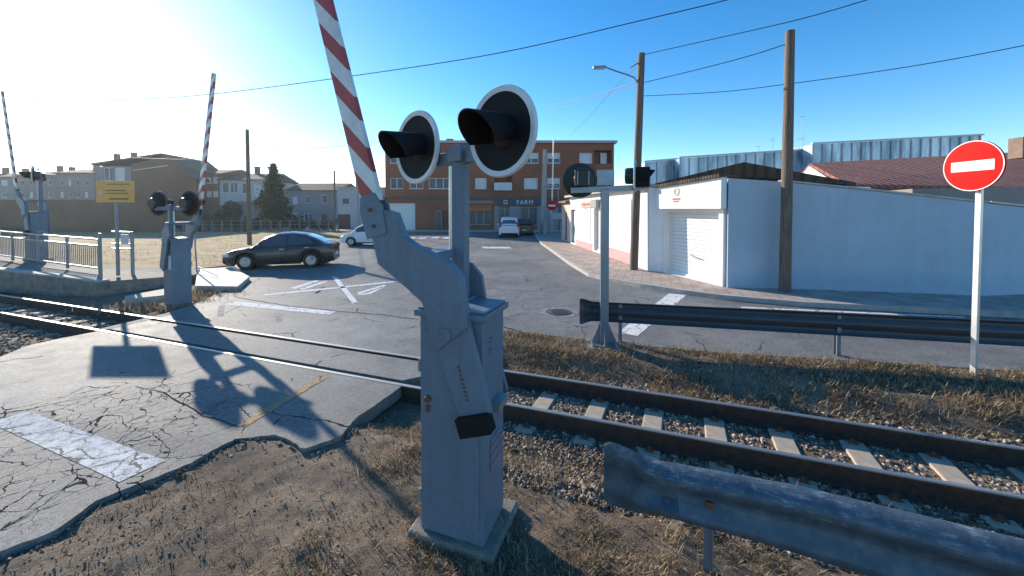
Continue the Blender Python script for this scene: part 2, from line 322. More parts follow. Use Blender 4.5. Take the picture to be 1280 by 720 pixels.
# ------------------------------------------------------------------ mesh building
Zv = Vector((0, 0, 1))
class MB:
    def __init__(s): s.v = []; s.f = []; s.m = []
    def add(s, vs, fs, mi=0):
        b = len(s.v); s.v += [tuple(x) for x in vs]
        for f in fs: s.f.append([b+i for i in f]); s.m.append(mi)
        return s
    def box(s, c, size, rz=0, mi=0, rot=None):
        Mx = rot if rot is not None else Matrix.Rotation(rz, 3, 'Z')
        hx, hy, hz = size[0]/2, size[1]/2, size[2]/2; c = Vector(c)
        P = [c + Mx @ Vector((x*hx, y*hy, z*hz)) for z in (-1, 1) for x, y in ((-1, -1), (1, -1), (1, 1), (-1, 1))]
        return s.add(P, [(3, 2, 1, 0), (4, 5, 6, 7), (0, 1, 5, 4), (1, 2, 6, 5), (2, 3, 7, 6), (3, 0, 4, 7)], mi)
    def bar(s, p, q, w, h=None, mi=0, up=Zv):
        p = Vector(p); q = Vector(q); d = (q-p); L = d.length; d.normalize(); h = h or w
        u = up if abs(d.dot(up)) < .98 else Vector((1, 0, 0))
        x = d.cross(u).normalized(); y = x.cross(d).normalized()
        P = [o + x*(a*w/2) + y*(b*h/2) for o in (p, q) for a, b in ((-1, -1), (1, -1), (1, 1), (-1, 1))]
        return s.add(P, [(3, 2, 1, 0), (4, 5, 6, 7), (0, 1, 5, 4), (1, 2, 6, 5), (2, 3, 7, 6), (3, 0, 4, 7)], mi)
    def cyl(s, p, q, r0, r1=None, n=16, mi=0, cap=True):
        return s.tube([p, q], [r0, r0 if r1 is None else r1], n, mi, cap)
    def tube(s, path, rad, n=8, mi=0, cap=True):
        path = [Vector(p) for p in path]
        if isinstance(rad, (int, float)): rad = [rad]*len(path)
        b = len(s.v); prev = None
        for i, p in enumerate(path):
            d = (path[min(i+1, len(path)-1)] - path[max(i-1, 0)]).normalized()
            if prev is None:
                u = Zv if abs(d.z) < .95 else Vector((1, 0, 0)); x = d.cross(u).normalized()
            else: x = (prev - d*prev.dot(d)).normalized()
            prev = x; y = d.cross(x)
            for k in range(n):
                a = 2*math.pi*k/n; s.v.append(tuple(p + x*(math.cos(a)*rad[i]) + y*(math.sin(a)*rad[i])))
        for i in range(len(path)-1):
            for k in range(n):
                s.f.append([b+i*n+k, b+i*n+(k+1) % n, b+(i+1)*n+(k+1) % n, b+(i+1)*n+k]); s.m.append(mi)
        if cap:
            s.f.append([b+k for k in reversed(range(n))]); s.m.append(mi)
            e = b+(len(path)-1)*n; s.f.append([e+k for k in range(n)]); s.m.append(mi)
        return s
    def prism(s, pts, off, mi=0):
        """polygon pts (3D list) extruded by vector off"""
        n = len(pts); P = [Vector(p) for p in pts]; Q = [p + Vector(off) for p in P]
        b = len(s.v); s.v += [tuple(p) for p in P+Q]
        s.f.append([b+i for i in range(n)]); s.m.append(mi); s.f.append([b+n+i for i in reversed(range(n))]); s.m.append(mi)
        for i in range(n): s.f.append([b+i, b+n+i, b+n+(i+1) % n, b+(i+1) % n]); s.m.append(mi)
        return s
    def lathe(s, prof, c, axis=Zv, n=32, mi=0):
        axis = Vector(axis).normalized(); u = Zv if abs(axis.z) < .9 else Vector((1, 0, 0))
        x = axis.cross(u).normalized(); y = axis.cross(x); c = Vector(c); b = len(s.v)
        for r, t in prof:
            for k in range(n):
                a = 2*math.pi*k/n; s.v.append(tuple(c + axis*t + x*(math.cos(a)*r) + y*(math.sin(a)*r)))
        for i in range(len(prof)-1):
            for k in range(n):
                s.f.append([b+i*n+k, b+i*n+(k+1) % n, b+(i+1)*n+(k+1) % n, b+(i+1)*n+k]); s.m.append(mi)
        return s
    def build(s, name, mats, parent=None, smooth=False, bevel=0, off=None):
        me = bpy.data.meshes.new(name); V = s.v
        if off is not None: V = [(x-off[0], y-off[1], z-off[2]) for x, y, z in V]
        me.from_pydata(V, [], s.f); me.update()
        if not isinstance(mats, (list, tuple)): mats = [mats]
        for m in mats: me.materials.append(m)
        me.polygons.foreach_set('material_index', s.m)
        bm = bmesh.new(); bm.from_mesh(me); bmesh.ops.recalc_face_normals(bm, faces=bm.faces); bm.to_mesh(me); bm.free()
        if smooth:
            me.polygons.foreach_set('use_smooth', [True]*len(me.polygons))
            me.set_sharp_from_angle(angle=R(smooth if smooth is not True else 40))
        o = bpy.data.objects.new(name, me); COL.objects.link(o)
        if parent is not None: o.parent = parent
        if bevel:
            md = o.modifiers.new('bevel', 'BEVEL'); md.width = bevel; md.segments = 2; md.limit_method = 'ANGLE'; md.angle_limit = R(40)
        return o
def tag(o, label, cat, group=None):
    o['label'] = label; o['category'] = cat
    if group: o['group'] = group
    return o
def thing(name, label, cat, loc=(0, 0, 0), rz=0, group=None):
    o = bpy.data.objects.new(name, None); COL.objects.link(o); o.location = loc; o.rotation_euler = (0, 0, rz)
    o.empty_display_size = .2
    return tag(o, label, cat, group)
def struct(o, k='structure'): o['kind'] = k; return o
def single(mb, name, mat, label, cat, base, group=None, smooth=False, bevel=0):
    """a one-mesh thing built in world coordinates with its origin at base"""
    o = mb.build(name, mat, None, smooth, bevel, off=base); o.location = base
    return tag(o, label, cat, group)
def kids(o, ch): return ch.get(o, [])
def dup(root, loc, rz, label, group=None, scale=1):
    def cp(o, par):
        c = o.copy(); COL.objects.link(c)
        if par is not None: c.parent = par; c.matrix_parent_inverse = o.matrix_parent_inverse.copy()
        for k in list(o.children): cp(k, c)
        return c
    r = cp(root, None); r.location = loc; r.rotation_euler = (0, 0, rz); r.scale = (scale,)*3; r['label'] = label
    if group: r['group'] = group
    return r

# ------------------------------------------------------------------ track frame
TA = math.atan(-.355); TV = Vector((math.cos(TA), math.sin(TA), 0)); NV = Vector((-math.sin(TA), math.cos(TA), 0)); T0 = Vector((0, 5.36, 0))
def TW(s, n, z=0): return T0 + TV*s + NV*n + Zv*z
def TS(p): d = Vector((p[0], p[1], 0)) - T0; return d.dot(TV), d.dot(NV)

# ================================================================== GROUND
def fbm(x, y, s, o=4): return mnoise.fractal(Vector((x*s, y*s, 3.1)), 1.0, 2.0, o)
def gz(x, y):
    s, n = TS((x, y)); z = -.05
    near = max(0, min(1, (14-abs(x))/4))*max(0, min(1, (13-y)/4))
    z += near*(.035*fbm(x, y, .9) + .026*fbm(x, y, 4.5) + .016*fbm(x, y, 12, 2))
    tb = max(0, min(1, (1.55-abs(n))/.45)); z = z*(1-tb) + tb*(-.212+.012*fbm(x, y, 6))
    if n > 1.2 and x > -.4: z += near*.05*max(0, min(1, (n-1.2)/.5))
    return min(z, -.012)
xs = list(np.concatenate([[-400, -150, -70, -40, -28, -22], np.arange(-18, -7, .5), np.arange(-7, 9.01, .07), np.arange(9.5, 18, .5), [22, 30, 50, 100, 200, 400]]))
ys = list(np.concatenate([[-60, -20, -8, -3, -1], np.arange(0, 8.6, .07), np.arange(8.8, 16, .4), [18, 22, 28, 36, 50, 80, 150, 300, 700]]))
nx, ny = len(xs), len(ys)
gm = MB(); gm.v = [(x, y, gz(x, y)) for y in ys for x in xs]
gm.f = [[j*nx+i, j*nx+i+1, (j+1)*nx+i+1, (j+1)*nx+i] for j in range(ny-1) for i in range(nx-1)]; gm.m = [0]*len(gm.f)
struct(gm.build('ground', M['soil'], smooth=60))

def rough_edge(pts, amp=.05, step=.12, seed=0):
    out = []
    for a, b in zip(pts[:-1], pts[1:]):
        a = Vector(a); b = Vector(b); d = b-a; k = max(1, int(d.length/step)); nn = Vector((-d.y, d.x, 0)).normalized()
        for i in range(k):
            p = a+d*(i/k); q = amp*(mnoise.noise(p*3.0+Vector((seed, 0, 0)))+.6*mnoise.noise(p*11.0)); out.append(p+nn*q)
    out.append(Vector(pts[-1])); return out
def slab(name, pts, top, thick, mat, k='structure'):
    mb = MB(); mb.prism([Vector((p[0], p[1], top)) for p in pts], (0, 0, -thick)); o = mb.build(name, mat); struct(o, k); return o
def sn(px, py): return TS(G(px, py))
# near part of the crossing
s_l = sn(122, 414)[0]; s_r = sn(490, 491)[0]
edge_r = rough_edge([Vector(p) for p in [(-6, -5, 0), (-5.0, 0, 0), (-4.5, 1.8, 0), G(0, 690), G(65, 665), G(120, 627), G(170, 606), G(240, 578), G(295, 547), G(345, 543), G(380, 560), G(425, 546), G(450, 519), G(488, 493)]], .026, .045)
edge_l = [TW(s_l, -.505), G(75, 423), G(34, 432), G(0, 446), Vector((-9, 2, 0)), Vector((-9.6, -5, 0))]
slab('road_near_track', edge_l+edge_r+[TW(s_r, -.505)], 0, .16, M['asphalt'])
s_l2 = sn(180, 400)[0]; s_r2 = sn(545, 480)[0]
slab('road_between_rails', [TW(s_l2, -.345), TW(s_r-.1, -.345), TW((s_r+s_r2)/2, 0), TW(s_r2, .35), TW(s_l2+.1, .35)], 0, .16, M['asphalt'])
s_l3 = sn(215, 391)[0]; s_r3 = sn(585, 458)[0]
FIELD_EDGE = [Vector((-6.5, 43.5, 0)), G(500, 291), G(425, 303), G(350, 317), G(290, 331)]
far_r = rough_edge([TW(s_r3, .505), G(628, 413), G(660, 416), G(755, 428), G(900, 441), G(1100, 453), G(1280, 464), Vector((16, 3.6, 0)), Vector((40, -6, 0))], .03)
slab('road_beyond_track', far_r+[Vector((60, 20, 0)), Vector((60, 60, 0)), Vector((-6.5, 60, 0))]+FIELD_EDGE+rough_edge([G(311, 343), G(300, 353), G(262, 372), G(238, 382), TW(s_l3, .505)], .05), 0, .16, M['asphalt'])
slab('field', [FIELD_EDGE[4], FIELD_EDGE[3], FIELD_EDGE[2], FIELD_EDGE[1], FIELD_EDGE[0], (-90, 43.5), (-90, 23), (-30, 22), G(20, 333), G(215, 338)], -.012, .1, M['field'])

# painted markings, with one sunlit asphalt edge painted in (each a sheet 4 mm above the asphalt)
def mark(name, pxs, mat, z=.004):
    mb = MB(); P = [G(x, y) for x, y in pxs]; mb.add([(p.x, p.y, z) for p in P], [list(range(len(P)))]); return struct(mb.build(name, mat))
mark('stop_marking', [(34, 514), (207, 576), (149, 603), (-12, 529)], M['markworn'])
mark('stop_line', [(296, 377), (420, 389.5), (411, 393.5), (278, 380.5)], M['mark'])
mark('edge_line', [(125, 411), (228, 387), (233, 388.5), (130, 413)], M['markfade'])  # sunlit edge of the asphalt, put in as a pale painted line
mark('long_line', [(330, 368), (430, 358), (500, 350.5), (500, 352), (430, 359.8), (331, 369.8)], M['mark'])
mark('bay_marking', [(363, 360), (396, 350), (399, 351), (369, 361.5)], M['mark'])
mark('bay_marking', [(374, 361.5), (407, 351), (410, 352), (380, 362.2)], M['mark'])
mark('diagonal_line', [(415, 346), (421, 346), (447.5, 378), (440.5, 379.5)], M['mark'])
mark('box_marking', [(446, 366), (480, 356), (482.5, 357.5), (449, 367.4)], M['mark'])
mark('box_marking', [(449, 367.4), (459, 366.3), (464, 367.5), (447, 369)], M['mark'])
mark('box_marking', [(459, 366.3), (478, 359.5), (482.5, 357.8), (464, 367.5)], M['mark'])
mark('dash_marking', [(342, 391), (349, 390), (353, 401), (346, 403)], M['markfade'])
mark('dash_marking', [(274, 382), (281, 382), (279, 395), (271, 395)], M['markfade'])
mark('orange_line', [(297, 532), (306, 534.5), (411, 471), (402, 469.5)], M['markorange'])
mark('give_way_band', [(836, 367), (858, 369), (797, 420), (772, 416)], M['mark'])
for x0 in (511, 526, 541, 556): mark('crossing_dash', [(x0, 296.6), (x0+9, 296.2), (x0+6, 298.3), (x0-4, 298.6)], M['mark'])
mark('far_line', [(601, 308.4), (637, 308.6), (640, 310.6), (606, 310.6)], M['mark'])
mark('far_line', [(585, 301.5), (612, 301.5), (612, 302.8), (583, 302.8)], M['markfade'])
mark('far_line', [(652, 298.3), (690, 298.9), (690, 300.2), (652, 299.8)], M['markfade'])
mark('far_dash', [(1033, 413.5), (1068, 417), (1075, 419), (1036, 416)], M['markfade'])
M['tar'] = simple('tar_seam', (.025, .025, .025), .9, .2, 6, spec=.02)
def seam(pxs, w=.03, z=.006):
    mb = MB(); P = [G(x, y) for x, y in pxs]; Q = []
    for a, b in zip(P[:-1], P[1:]):
        k = max(2, int((b-a).length/.15))
        for i in range(k): Q.append(a+(b-a)*(i/k))
    Q.append(P[-1]); L = []; Rr = []
    for i, p in enumerate(Q):
        d = (Q[min(i+1, len(Q)-1)]-Q[max(i-1, 0)]).normalized(); nn = Vector((-d.y, d.x, 0)); o = .05*mnoise.noise(p*3); ww = w*(.5+.7*abs(mnoise.noise(p*7)))
        L.append(p+nn*(o+ww/2)); Rr.append(p+nn*(o-ww/2))
    mb.add([(p.x, p.y, z) for p in L+Rr], [[i, i+1, len(Q)+i+1, len(Q)+i] for i in range(len(Q)-1)]); struct(mb.build('tar_seam', M['tar']))
seam([(292, 371), (350, 381), (420, 389), (480, 394), (524, 399)], .035)
seam([(205, 491), (255, 520), (297, 534)], .02); seam([(170, 483), (205, 491)], .015)
seam([(600, 360), (640, 363), (700, 366)], .02); seam([(628, 408), (655, 416)], .05)

# pavement on the right with its kerb
kerbpx = [(676, 303), (692, 314), (712, 328), (735, 341.5), (760, 347.5), (800, 354.5), (850, 362), (900, 368.5), (1000, 377), (1280, 391)]
K = [G(x, y, .13) for x, y in kerbpx] + [Vector((24, 6.6, .13)), Vector((50, 0, .13))]
K = [Vector((2.2, 40, .13))]+K
Ko = []
for i, p in enumerate(K):
    d = (K[min(i+1, len(K)-1)]-K[max(i-1, 0)]).normalized(); Ko.append(p+Vector((-d.y, d.x, 0))*.16)
if Ko[3].x < K[3].x: Ko = [2*p-q for p, q in zip(K, Ko)]
slab('pavement', Ko+[Vector((50, 14, 0)), Vector((20, 20, 0)), Vector((8, 40, 0))], .125, .2, M['pave'])
M['kerb'] = simple('kerb_concrete', (.42, .37, .33), .85, .2, 4, bump=.3)
slab('kerb', K+Ko[::-1], .13, .2, M['kerb'])
slab('far_pavement', [(-30, 43.6), (20, 43.6), (20, 60), (-30, 60)], .12, .2, M['kerb'])

# raised platform on the left with a ramped end
def plat(name, L, mat):
    mb = MB(); n = len(L); top = [Vector(p) for p in L]; bot = [Vector((p[0], p[1], -.15)) for p in L]
    mb.add(top+bot, [list(range(n))]+[[i, (i+1) % n, n+(i+1) % n, n+i] for i in range(n)]); return mb.build(name, mat)
pf = lambda s: TW(s, .84+.5)
def PF(px, h):                      # front edge of platform: n = 1.0
    P = TW(0, 1.0); N = NV; d = ray(px, 350); t = (P-C0).dot(N)/d.dot(N); q = C0+d*t; return Vector((q.x, q.y, h))
PC1 = G(125, 352.5, .36); PC2 = G(207, 346, .28)
PFR = [TW(-60, 1.25, .62), Vector((*PF(-150, 0).xy, .6)), Vector((*PF(0, 0).xy, .56)), PC1, PC2]
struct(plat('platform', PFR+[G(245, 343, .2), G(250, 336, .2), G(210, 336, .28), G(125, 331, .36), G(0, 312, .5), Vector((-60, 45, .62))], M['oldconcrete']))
ed = MB()
for a, b in zip(PFR[:4], PFR[1:4]):
    ed.bar(a+Vector((0, .12, .012)), b+Vector((0, .12, .012)), .26, .05)
struct(ed.build('platform_edge', M['kerb']))
struct(plat('low_slab', [G(156, 370, .12), G(166, 373, .12), G(214, 368, .12), G(232, 360, .12), G(205, 361, .12)], M['concrete']))
struct(plat('access_ramp', [G(244, 357, .16), G(297, 358, .14), G(312, 345.5, .14), G(290, 334, .14), G(247, 336, .16)], M['plate']))

# ================================================================== BUILDINGS
def facade(root, O, U, w, h, ops, wall, depth=.16, back=6, frame='frame', roofmat=None, wall_name='wall', cap=True):
    """ops: (u0,u1,v0,v1,kind); kinds: window, blind, door, shop, roller, void"""
    O = Vector(O); U = Vector(U).normalized(); N = U.cross(Zv); L = root.location
    P = lambda u, v, d=0: O+U*u+Zv*v-N*d
    us = sorted({0, w, *[o[0] for o in ops], *[o[1] for o in ops]}); vs = sorted({0, h, *[o[2] for o in ops], *[o[3] for o in ops]})
    mb = MB()
    for a, b in zip(us[:-1], us[1:]):
        for c, d in zip(vs[:-1], vs[1:]):
            if any(o[0] <= (a+b)/2 <= o[1] and o[2] <= (c+d)/2 <= o[3] for o in ops): continue
            mb.add([P(a, c), P(b, c), P(b, d), P(a, d)], [(0, 1, 2, 3)])
    for o in ops:
        a, b, c, d = o[:4]; dd = depth*(6 if o[4] == 'void' else 1)
        mb.add([P(a, c), P(b, c), P(b, d), P(a, d), P(a, c, dd), P(b, c, dd), P(b, d, dd), P(a, d, dd)], [(0, 1, 5, 4), (1, 2, 6, 5), (2, 3, 7, 6), (3, 0, 4, 7)]+([(4, 5, 6, 7)] if o[4] == 'void' else []))
    mb.add([P(0, 0), P(0, h), P(0, h, back), P(0, 0, back), P(w, 0), P(w, h), P(w, h, back), P(w, 0, back)], [(0, 1, 2, 3), (4, 5, 6, 7), (3, 2, 6, 7)]+([(1, 5, 6, 2)] if cap else []))
    wl_ = mb.build(wall_name, wall, root, off=L)
    for o in ops:
        a, b, c, d, kind = o[:5]
        if kind == 'void': continue
        f = MB(); t = .07; q = depth-.02
        def fb(a, b, c, d): f.add([P(a, c, q-.04), P(b, c, q-.04), P(b, d, q-.04), P(a, d, q-.04), P(a, c, q+.02), P(b, c, q+.02), P(b, d, q+.02), P(a, d, q+.02)], [(0, 1, 2, 3), (0, 1, 5, 4), (1, 2, 6, 5), (2, 3, 7, 6), (3, 0, 4, 7)])
        fb(a, a+t, c, d); fb(b-t, b, c, d); fb(a+t, b-t, c, c+t); fb(a+t, b-t, d-t, d)
        if kind in ('window', 'shop', 'half'):
            k = 2 if b-a > 1 else 1
            if b-a > 2.4: k = 3
            for i in range(1, k): x = a+(b-a)*i/k; fb(x-t/2, x+t/2, c+t, d-t)
        fm = {'door': 'darkframe', 'roller': 'frame', 'shop': 'steel_grey'}.get(kind, frame)
        fo = f.build({'window': 'window', 'half': 'window', 'blind': 'window', 'door': 'door', 'shop': 'shop_window', 'roller': 'garage_door'}[kind], M[fm], root, off=L)
        pm = {'window': 'glass', 'half': 'glass', 'blind': 'blind', 'door': 'brownwood', 'shop': 'glass', 'roller': 'roller'}[kind]
        if len(o) > 5: pm = o[5]
        MB().add([P(a+t, c+t, q), P(b-t, c+t, q), P(b-t, d-t, q), P(a+t, d-t, q)], [(0, 1, 2, 3)]).build({'door': 'door_panel', 'roller': 'slat_curtain'}.get(kind, 'pane'), M[pm], fo, off=L)
        if kind == 'half':
            z = c+(d-c)*.45
            MB().add([P(a+t, z, q-.015), P(b-t, z, q-.015), P(b-t, d-t, q-.015), P(a+t, d-t, q-.015)], [(0, 1, 2, 3)]).build('blind', M['blind'], fo, off=L)
        if kind in ('window', 'half', 'blind') and c > .5:
            s = MB(); s.add([P(a-.06, c-.07, -.07), P(b+.06, c-.07, -.07), P(b+.06, c-.005, -.07), P(a-.06, c-.005, -.07), P(a-.06, c-.07, .03), P(b+.06, c-.07, .03), P(b+.06, c-.005, .03), P(a-.06, c-.005, .03)], [(0, 1, 2, 3), (0, 1, 5, 4), (3, 2, 6, 7), (0, 3, 7, 4), (1, 2, 6, 5)])
            s.build('sill', M['kerb'], fo, off=L)
    return P
def textmesh(body, size, mat, name, parent, loc, U, extrude=.01):
    cu = bpy.data.curves.new('letters', 'FONT'); cu.body = body; cu.size = size; cu.extrude = extrude; cu.space_character = 1.15
    t = bpy.data.objects.new('tmp', cu); COL.objects.link(t); bpy.context.view_layer.update()
    me = bpy.data.meshes.new_from_object(t.evaluated_get(bpy.context.evaluated_depsgraph_get())); bpy.data.objects.remove(t)
    me.materials.clear(); me.materials.append(mat); o = bpy.data.objects.new(name, me); COL.objects.link(o); o.parent = parent
    U = Vector(U).normalized(); N = U.cross(Zv); mt = Matrix((U, Zv, N)).transposed().to_4x4(); mt.translation = Vector(loc); o.matrix_local = mt; return o

# --- long brick block of flats at the end of the street
YB = 45.0
def bx(px): return (px-640)/F*YB
def bz(py, Y=YB): return D(640, py, Y).z
br = thing('apartment_block', 'long red-brown brick apartment block with shops at street level at the end of the road', 'building', (bx(482), YB, .0))
x0 = bx(482); w = bx(767)-x0
ops = []
top = bz(179); fl = bz(248)
def rowwin(l, v0, v1):
    for a, b, k in l: ops.append((bx(a)-x0, bx(b)-x0, bz(v1), bz(v0), k))
rowwin([(488, 504, 'half'), (520, 533, 'window'), (545, 560, 'half'), (570, 584, 'half'), (602, 616, 'window'), (655, 673, 'half'), (684, 700, 'half'), (724, 740, 'blind')], 191, 204)
rowwin([(488, 504, 'window'), (512, 529, 'window'), (536, 563, 'window'), (594, 608, 'blind'), (655, 672, 'blind'), (684, 700, 'half')], 222.5, 236)
rowwin([(618, 640, 'void')], 219, 237); rowwin([(742, 764, 'void')], 188, 205)
rowwin([(484, 519, 'roller')], 254, 288); rowwin([(545, 552, 'shop'), (553, 560, 'door')], 263, 288)
rowwin([(586, 614, 'shop')], 263, 281); rowwin([(625, 637, 'shop')], 260, 273); rowwin([(651, 671, 'shop')], 259, 281); rowwin([(700, 716, 'shop')], 262, 287)
P = facade(br, (x0, YB, 0), (1, 0, 0), w, top, ops, M['brick'], .18, 12, cap=True)
Lb = br.location
def wbox(root, a, b, c, d, front, thick, mat, name, Y=YB):      # box hung on an X-aligned facade
    mb = MB(); mb.box(((a+b)/2, Y-front+thick/2, (c+d)/2), (b-a, thick, d-c)); return mb.build(name, mat, root, off=root.location)
wbox(br, bx(482)-.3, bx(767)+.3, top, top+.28, .35, 1.2, M['kerb'], 'cornice')
wbox(br, bx(482), bx(767), fl-.12, fl+.18, .12, .118, M['darkframe'], 'string_course')
wbox(br, bx(565), bx(617)-.02, 3.25, 3.55, .06, .055, M['beige'], 'fascia')
aw = MB(); aw.add([(bx(586), YB-.02, bz(257)), (bx(615), YB-.02, bz(257)), (bx(615), YB-.8, bz(261.5)), (bx(586), YB-.8, bz(261.5)), (bx(586), YB-.8, bz(263)), (bx(615), YB-.8, bz(263))], [(0, 1, 2, 3), (3, 2, 5, 4)]); aw.build('awning', M['awning'], br, off=Lb)
wbox(br, bx(622), bx(676), bz(256.5), bz(248.8), .10, .098, M['blueband'], 'shop_sign')
textmesh('FARM', .72, M['frame'], 'sign_lettering', br, Vector((bx(645.5), YB-.115, bz(256)+.05))-Lb, (1, 0, 0), .012)
ring = MB(); ring.lathe([(.17, 0), (.24, 0), (.24, .02), (.17, .02)], (bx(632), YB-.101, bz(252.6)), (0, -1, 0), 20); ring.build('sign_emblem', M['frame'], br, off=Lb)
for a, b, c, d in ((676, 698, 259, 290), (617.5, 624, 258, 289)): wbox(br, bx(a), bx(b), .12, bz(c), .05, .048, M['grey_render'], 'cladding_panel')
wbox(br, bx(637.5), bx(650.5), .12, bz(258), .05, .048, M['grey_render'], 'cladding_panel'); wbox(br, bx(671.5), bx(676), .12, bz(258), .055, .053, M['grey_render'], 'cladding_panel')
bal = MB(); bal.box(((bx(618)+bx(640))/2, YB-.3, bz(233.5)), (bx(640)-bx(618), .6, .9)); bal.build('balcony', M['blind'], br, off=Lb)
bal = MB(); bal.box(((bx(744)+bx(766))/2, YB-.2, bz(222.5)), (bx(765.5)-bx(744), .9, bz(213)-bz(232))); bal.build('balcony', M['pale_render'], br, off=Lb)
bal = MB(); bal.box(((bx(742)+bx(764))/2, YB+.1, bz(208.5)), (bx(764)-bx(742), .5, .7)); bal.build('balcony', M['brick'], br, off=Lb)
wbox(br, bx(752), bx(760), bz(204.5), bz(190), -.75, .05, M['blind'], 'balcony_blind')
for px, hgt in ((665, 1.0), (556, .8), (737, .5)):
    c = MB(); c.box((bx(px), YB+4, top+.28+hgt/2), (.7, .7, hgt)); c.box((bx(px), YB+4, top+.28+hgt+.05), (.85, .85, .1)); c.build('chimney', M['chim'], br, off=Lb)

# --- white building left of it
def house(name, label, px0, px1, pyt, pyg, ops_px, wall, Y, roof=None, roofpy=None, back=8, roofmat='browntile', frame='frame', over=.35, chims=(), pents=()):
    X0 = (px0-640)/F*Y; X1 = (px1-640)/F*Y; h = D(640, pyt, Y).z; L = Vector((X0, Y, 0)); r = thing(name, label, 'house', L)
    O = [((a-px0)/F*Y, (b-px0)/F*Y, max(.02, D(640, d, Y).z), D(640, c, Y).z, *k) for a, b, c, d, *k in ops_px]
    facade(r, L, (1, 0, 0), X1-X0, h, O, M[wall], .14, back, frame)
    if roof == 'ridge':           # ridge parallel to the facade
        zr = D(640, roofpy, Y+back/2).z; mb = MB(); a, b = X0-over, X1+over
        mb.add([(a, Y-over, h+.02), (b, Y-over, h+.02), (b, Y+back/2, zr), (a, Y+back/2, zr), (b, Y+back+over, h+.02), (a, Y+back+over, h+.02), (a, Y-over, h-.1), (b, Y-over, h-.1), (b, Y+back+over, h-.1), (a, Y+back+over, h-.1)],
               [(0, 1, 2, 3), (3, 2, 4, 5), (0, 1, 7, 6), (1, 2, 4, 8, 7), (0, 3, 5, 9, 6), (6, 7, 8, 9)]); ro = mb.build('roof', M[roofmat], r, off=L)
    elif roof == 'flat':
        mb = MB(); mb.box(((X0+X1)/2, Y+back/2, h+.1), (X1-X0+2*over, back+2*over, .2)); ro = mb.build('roof', M[roofmat], r, off=L); zr = h+.2
    for px, zz in chims:
        x = (px-640)/F*Y; c = MB(); c.box((x, Y+back/2, zr+zz/2-.3), (.6, .6, zz+.6)); c.box((x, Y+back/2, zr+zz+.05), (.75, .75, .1)); c.build('chimney', M['chim'], ro, off=L)
    return r
house('white_house', 'white flat-roofed house with a brown garage door left of the brick apartment block', 422, 481, 236, 289,
      [(427, 437, 247, 256, 'window'), (421.9+.3, 438, 268, 287, 'door'), (462, 474, 248, 260, 'half')], 'pale_render', 47, 'flat', None, 9, 'kerb', over=.1)
house('grey_house', 'grey two-storey house under a brown pitched roof behind the conifer', 359, 421, 238, 290,
      [(366, 372, 246, 255, 'blind'), (381, 388, 245, 254, 'window'), (402, 409, 244, 254, 'window'), (366, 373, 266, 275, 'blind'), (380, 390, 267, 279, 'window'), (402, 409, 268, 287, 'door')], 'grey_render', 58, 'ridge', 229, 9)
house('pale_terrace', 'pale upper-windowed terrace house between the dark utility pole and the conifer', 275.5, 330, 224.5, 290,
      [(278, 286, 228, 241, 'window'), (288, 297, 228, 241, 'window'), (303, 311, 229, 242, 'window'), (318, 327, 231, 247, 'blind'), (280, 288, 264, 278, 'window'), (300, 306, 266, 287, 'door'), (316, 324, 265, 278, 'window')], 'pale_render', 58, 'ridge', 217, 9, 'browntile', chims=((298, 1.0),))
house('brick_terrace', 'brick terrace house with small paired white windows beside the raised barrier across the road', 238, 275, 217, 290,
      [(259, 265, 222, 229, 'blind'), (267, 273, 222, 229, 'blind'), (259, 265, 239, 246, 'blind'), (267, 273, 239, 246, 'blind'), (244, 250, 230, 240, 'window'), (246, 256, 268, 287, 'door')], 'brick2', 58, 'ridge', 212, 9, 'browntile')
r = house('garden_annex', 'low tiled annex with a sloping roof in front of the pale terrace house', 281, 318, 257, 289, [(288, 296, 268, 281, 'window'), (305, 311, 270, 288, 'door')], 'grey_render', 53, 'ridge', 252, 3.8, 'redtile')
# --- brown gable house facing the platform
YG = 51.0
gh = thing('gable_house', 'large brown brick house with a low-pitched gable and bluish glazed balcony behind the orange sign', 'house', ((121-640)/F*YG, YG, 0))
gx = lambda px, Y=YG: (px-640)/F*Y
hz = lambda py, Y=YG: D(640, py, Y).z
facade(gh, (gx(121), YG, 0), (1, 0, 0), gx(165)-gx(121), hz(208), [(gx(131)-gx(121), gx(143)-gx(121), hz(226), hz(209.6), 'window', 'glass'), (gx(144.5)-gx(121), gx(157)-gx(121), hz(226), hz(209.6), 'blind', 'blind'), (gx(130)-gx(121), gx(142)-gx(121), hz(272), hz(252), 'window'), (gx(148)-gx(121), gx(160)-gx(121), hz(250), hz(237), 'window')], M['grey_render'], .15, 10)
mb = MB()
# gable wall: pentagon to the right of the glazed bay, turned a little
g0 = Vector((gx(165)+.01, YG, 0)); g1 = D(246, 262, YG+5); g1.z = 0
zl, zr_, zt = hz(206), D(246, 226, YG+5).z, D(205, 195, YG+2.4).z
gm_ = (g0+g1)/2; gm_ = g0+(g1-g0)*.49
mb.prism([g0, g1, g1+Zv*zr_, gm_+Zv*zt, g0+Zv*zl], (-1.0, 9, 0)); mb.build('gable_wall', M['brick2'], gh, off=gh.location)
rf = MB(); o_ = Vector((.0, -.5, .05))
A_ = Vector((gx(119), YG-.4, hz(206.5))); B_ = gm_+Zv*(zt+.08)+o_; C_ = g1+Zv*(zr_-.1)+Vector((.6, -.5, 0)); bk = Vector((-1, 9.5, .0))
rf.prism([A_, B_, B_+Zv*.22, A_+Zv*.22], bk); rf.prism([B_+Vector((.005, 0, 0)), C_, C_+Zv*.22, B_+Vector((.005, 0, .22))], bk); ro = rf.build('roof', M['browntile'], gh, off=gh.location)
for px, s in ((151, .6), (172, .8)):
    c = MB(); p_ = D(px, 205, YG+3.5); c.box((p_.x, YG+3, hz(203)+s/2+.5), (.5, .5, s+.9)); c.build('chimney', M['chim'], ro, off=gh.location)
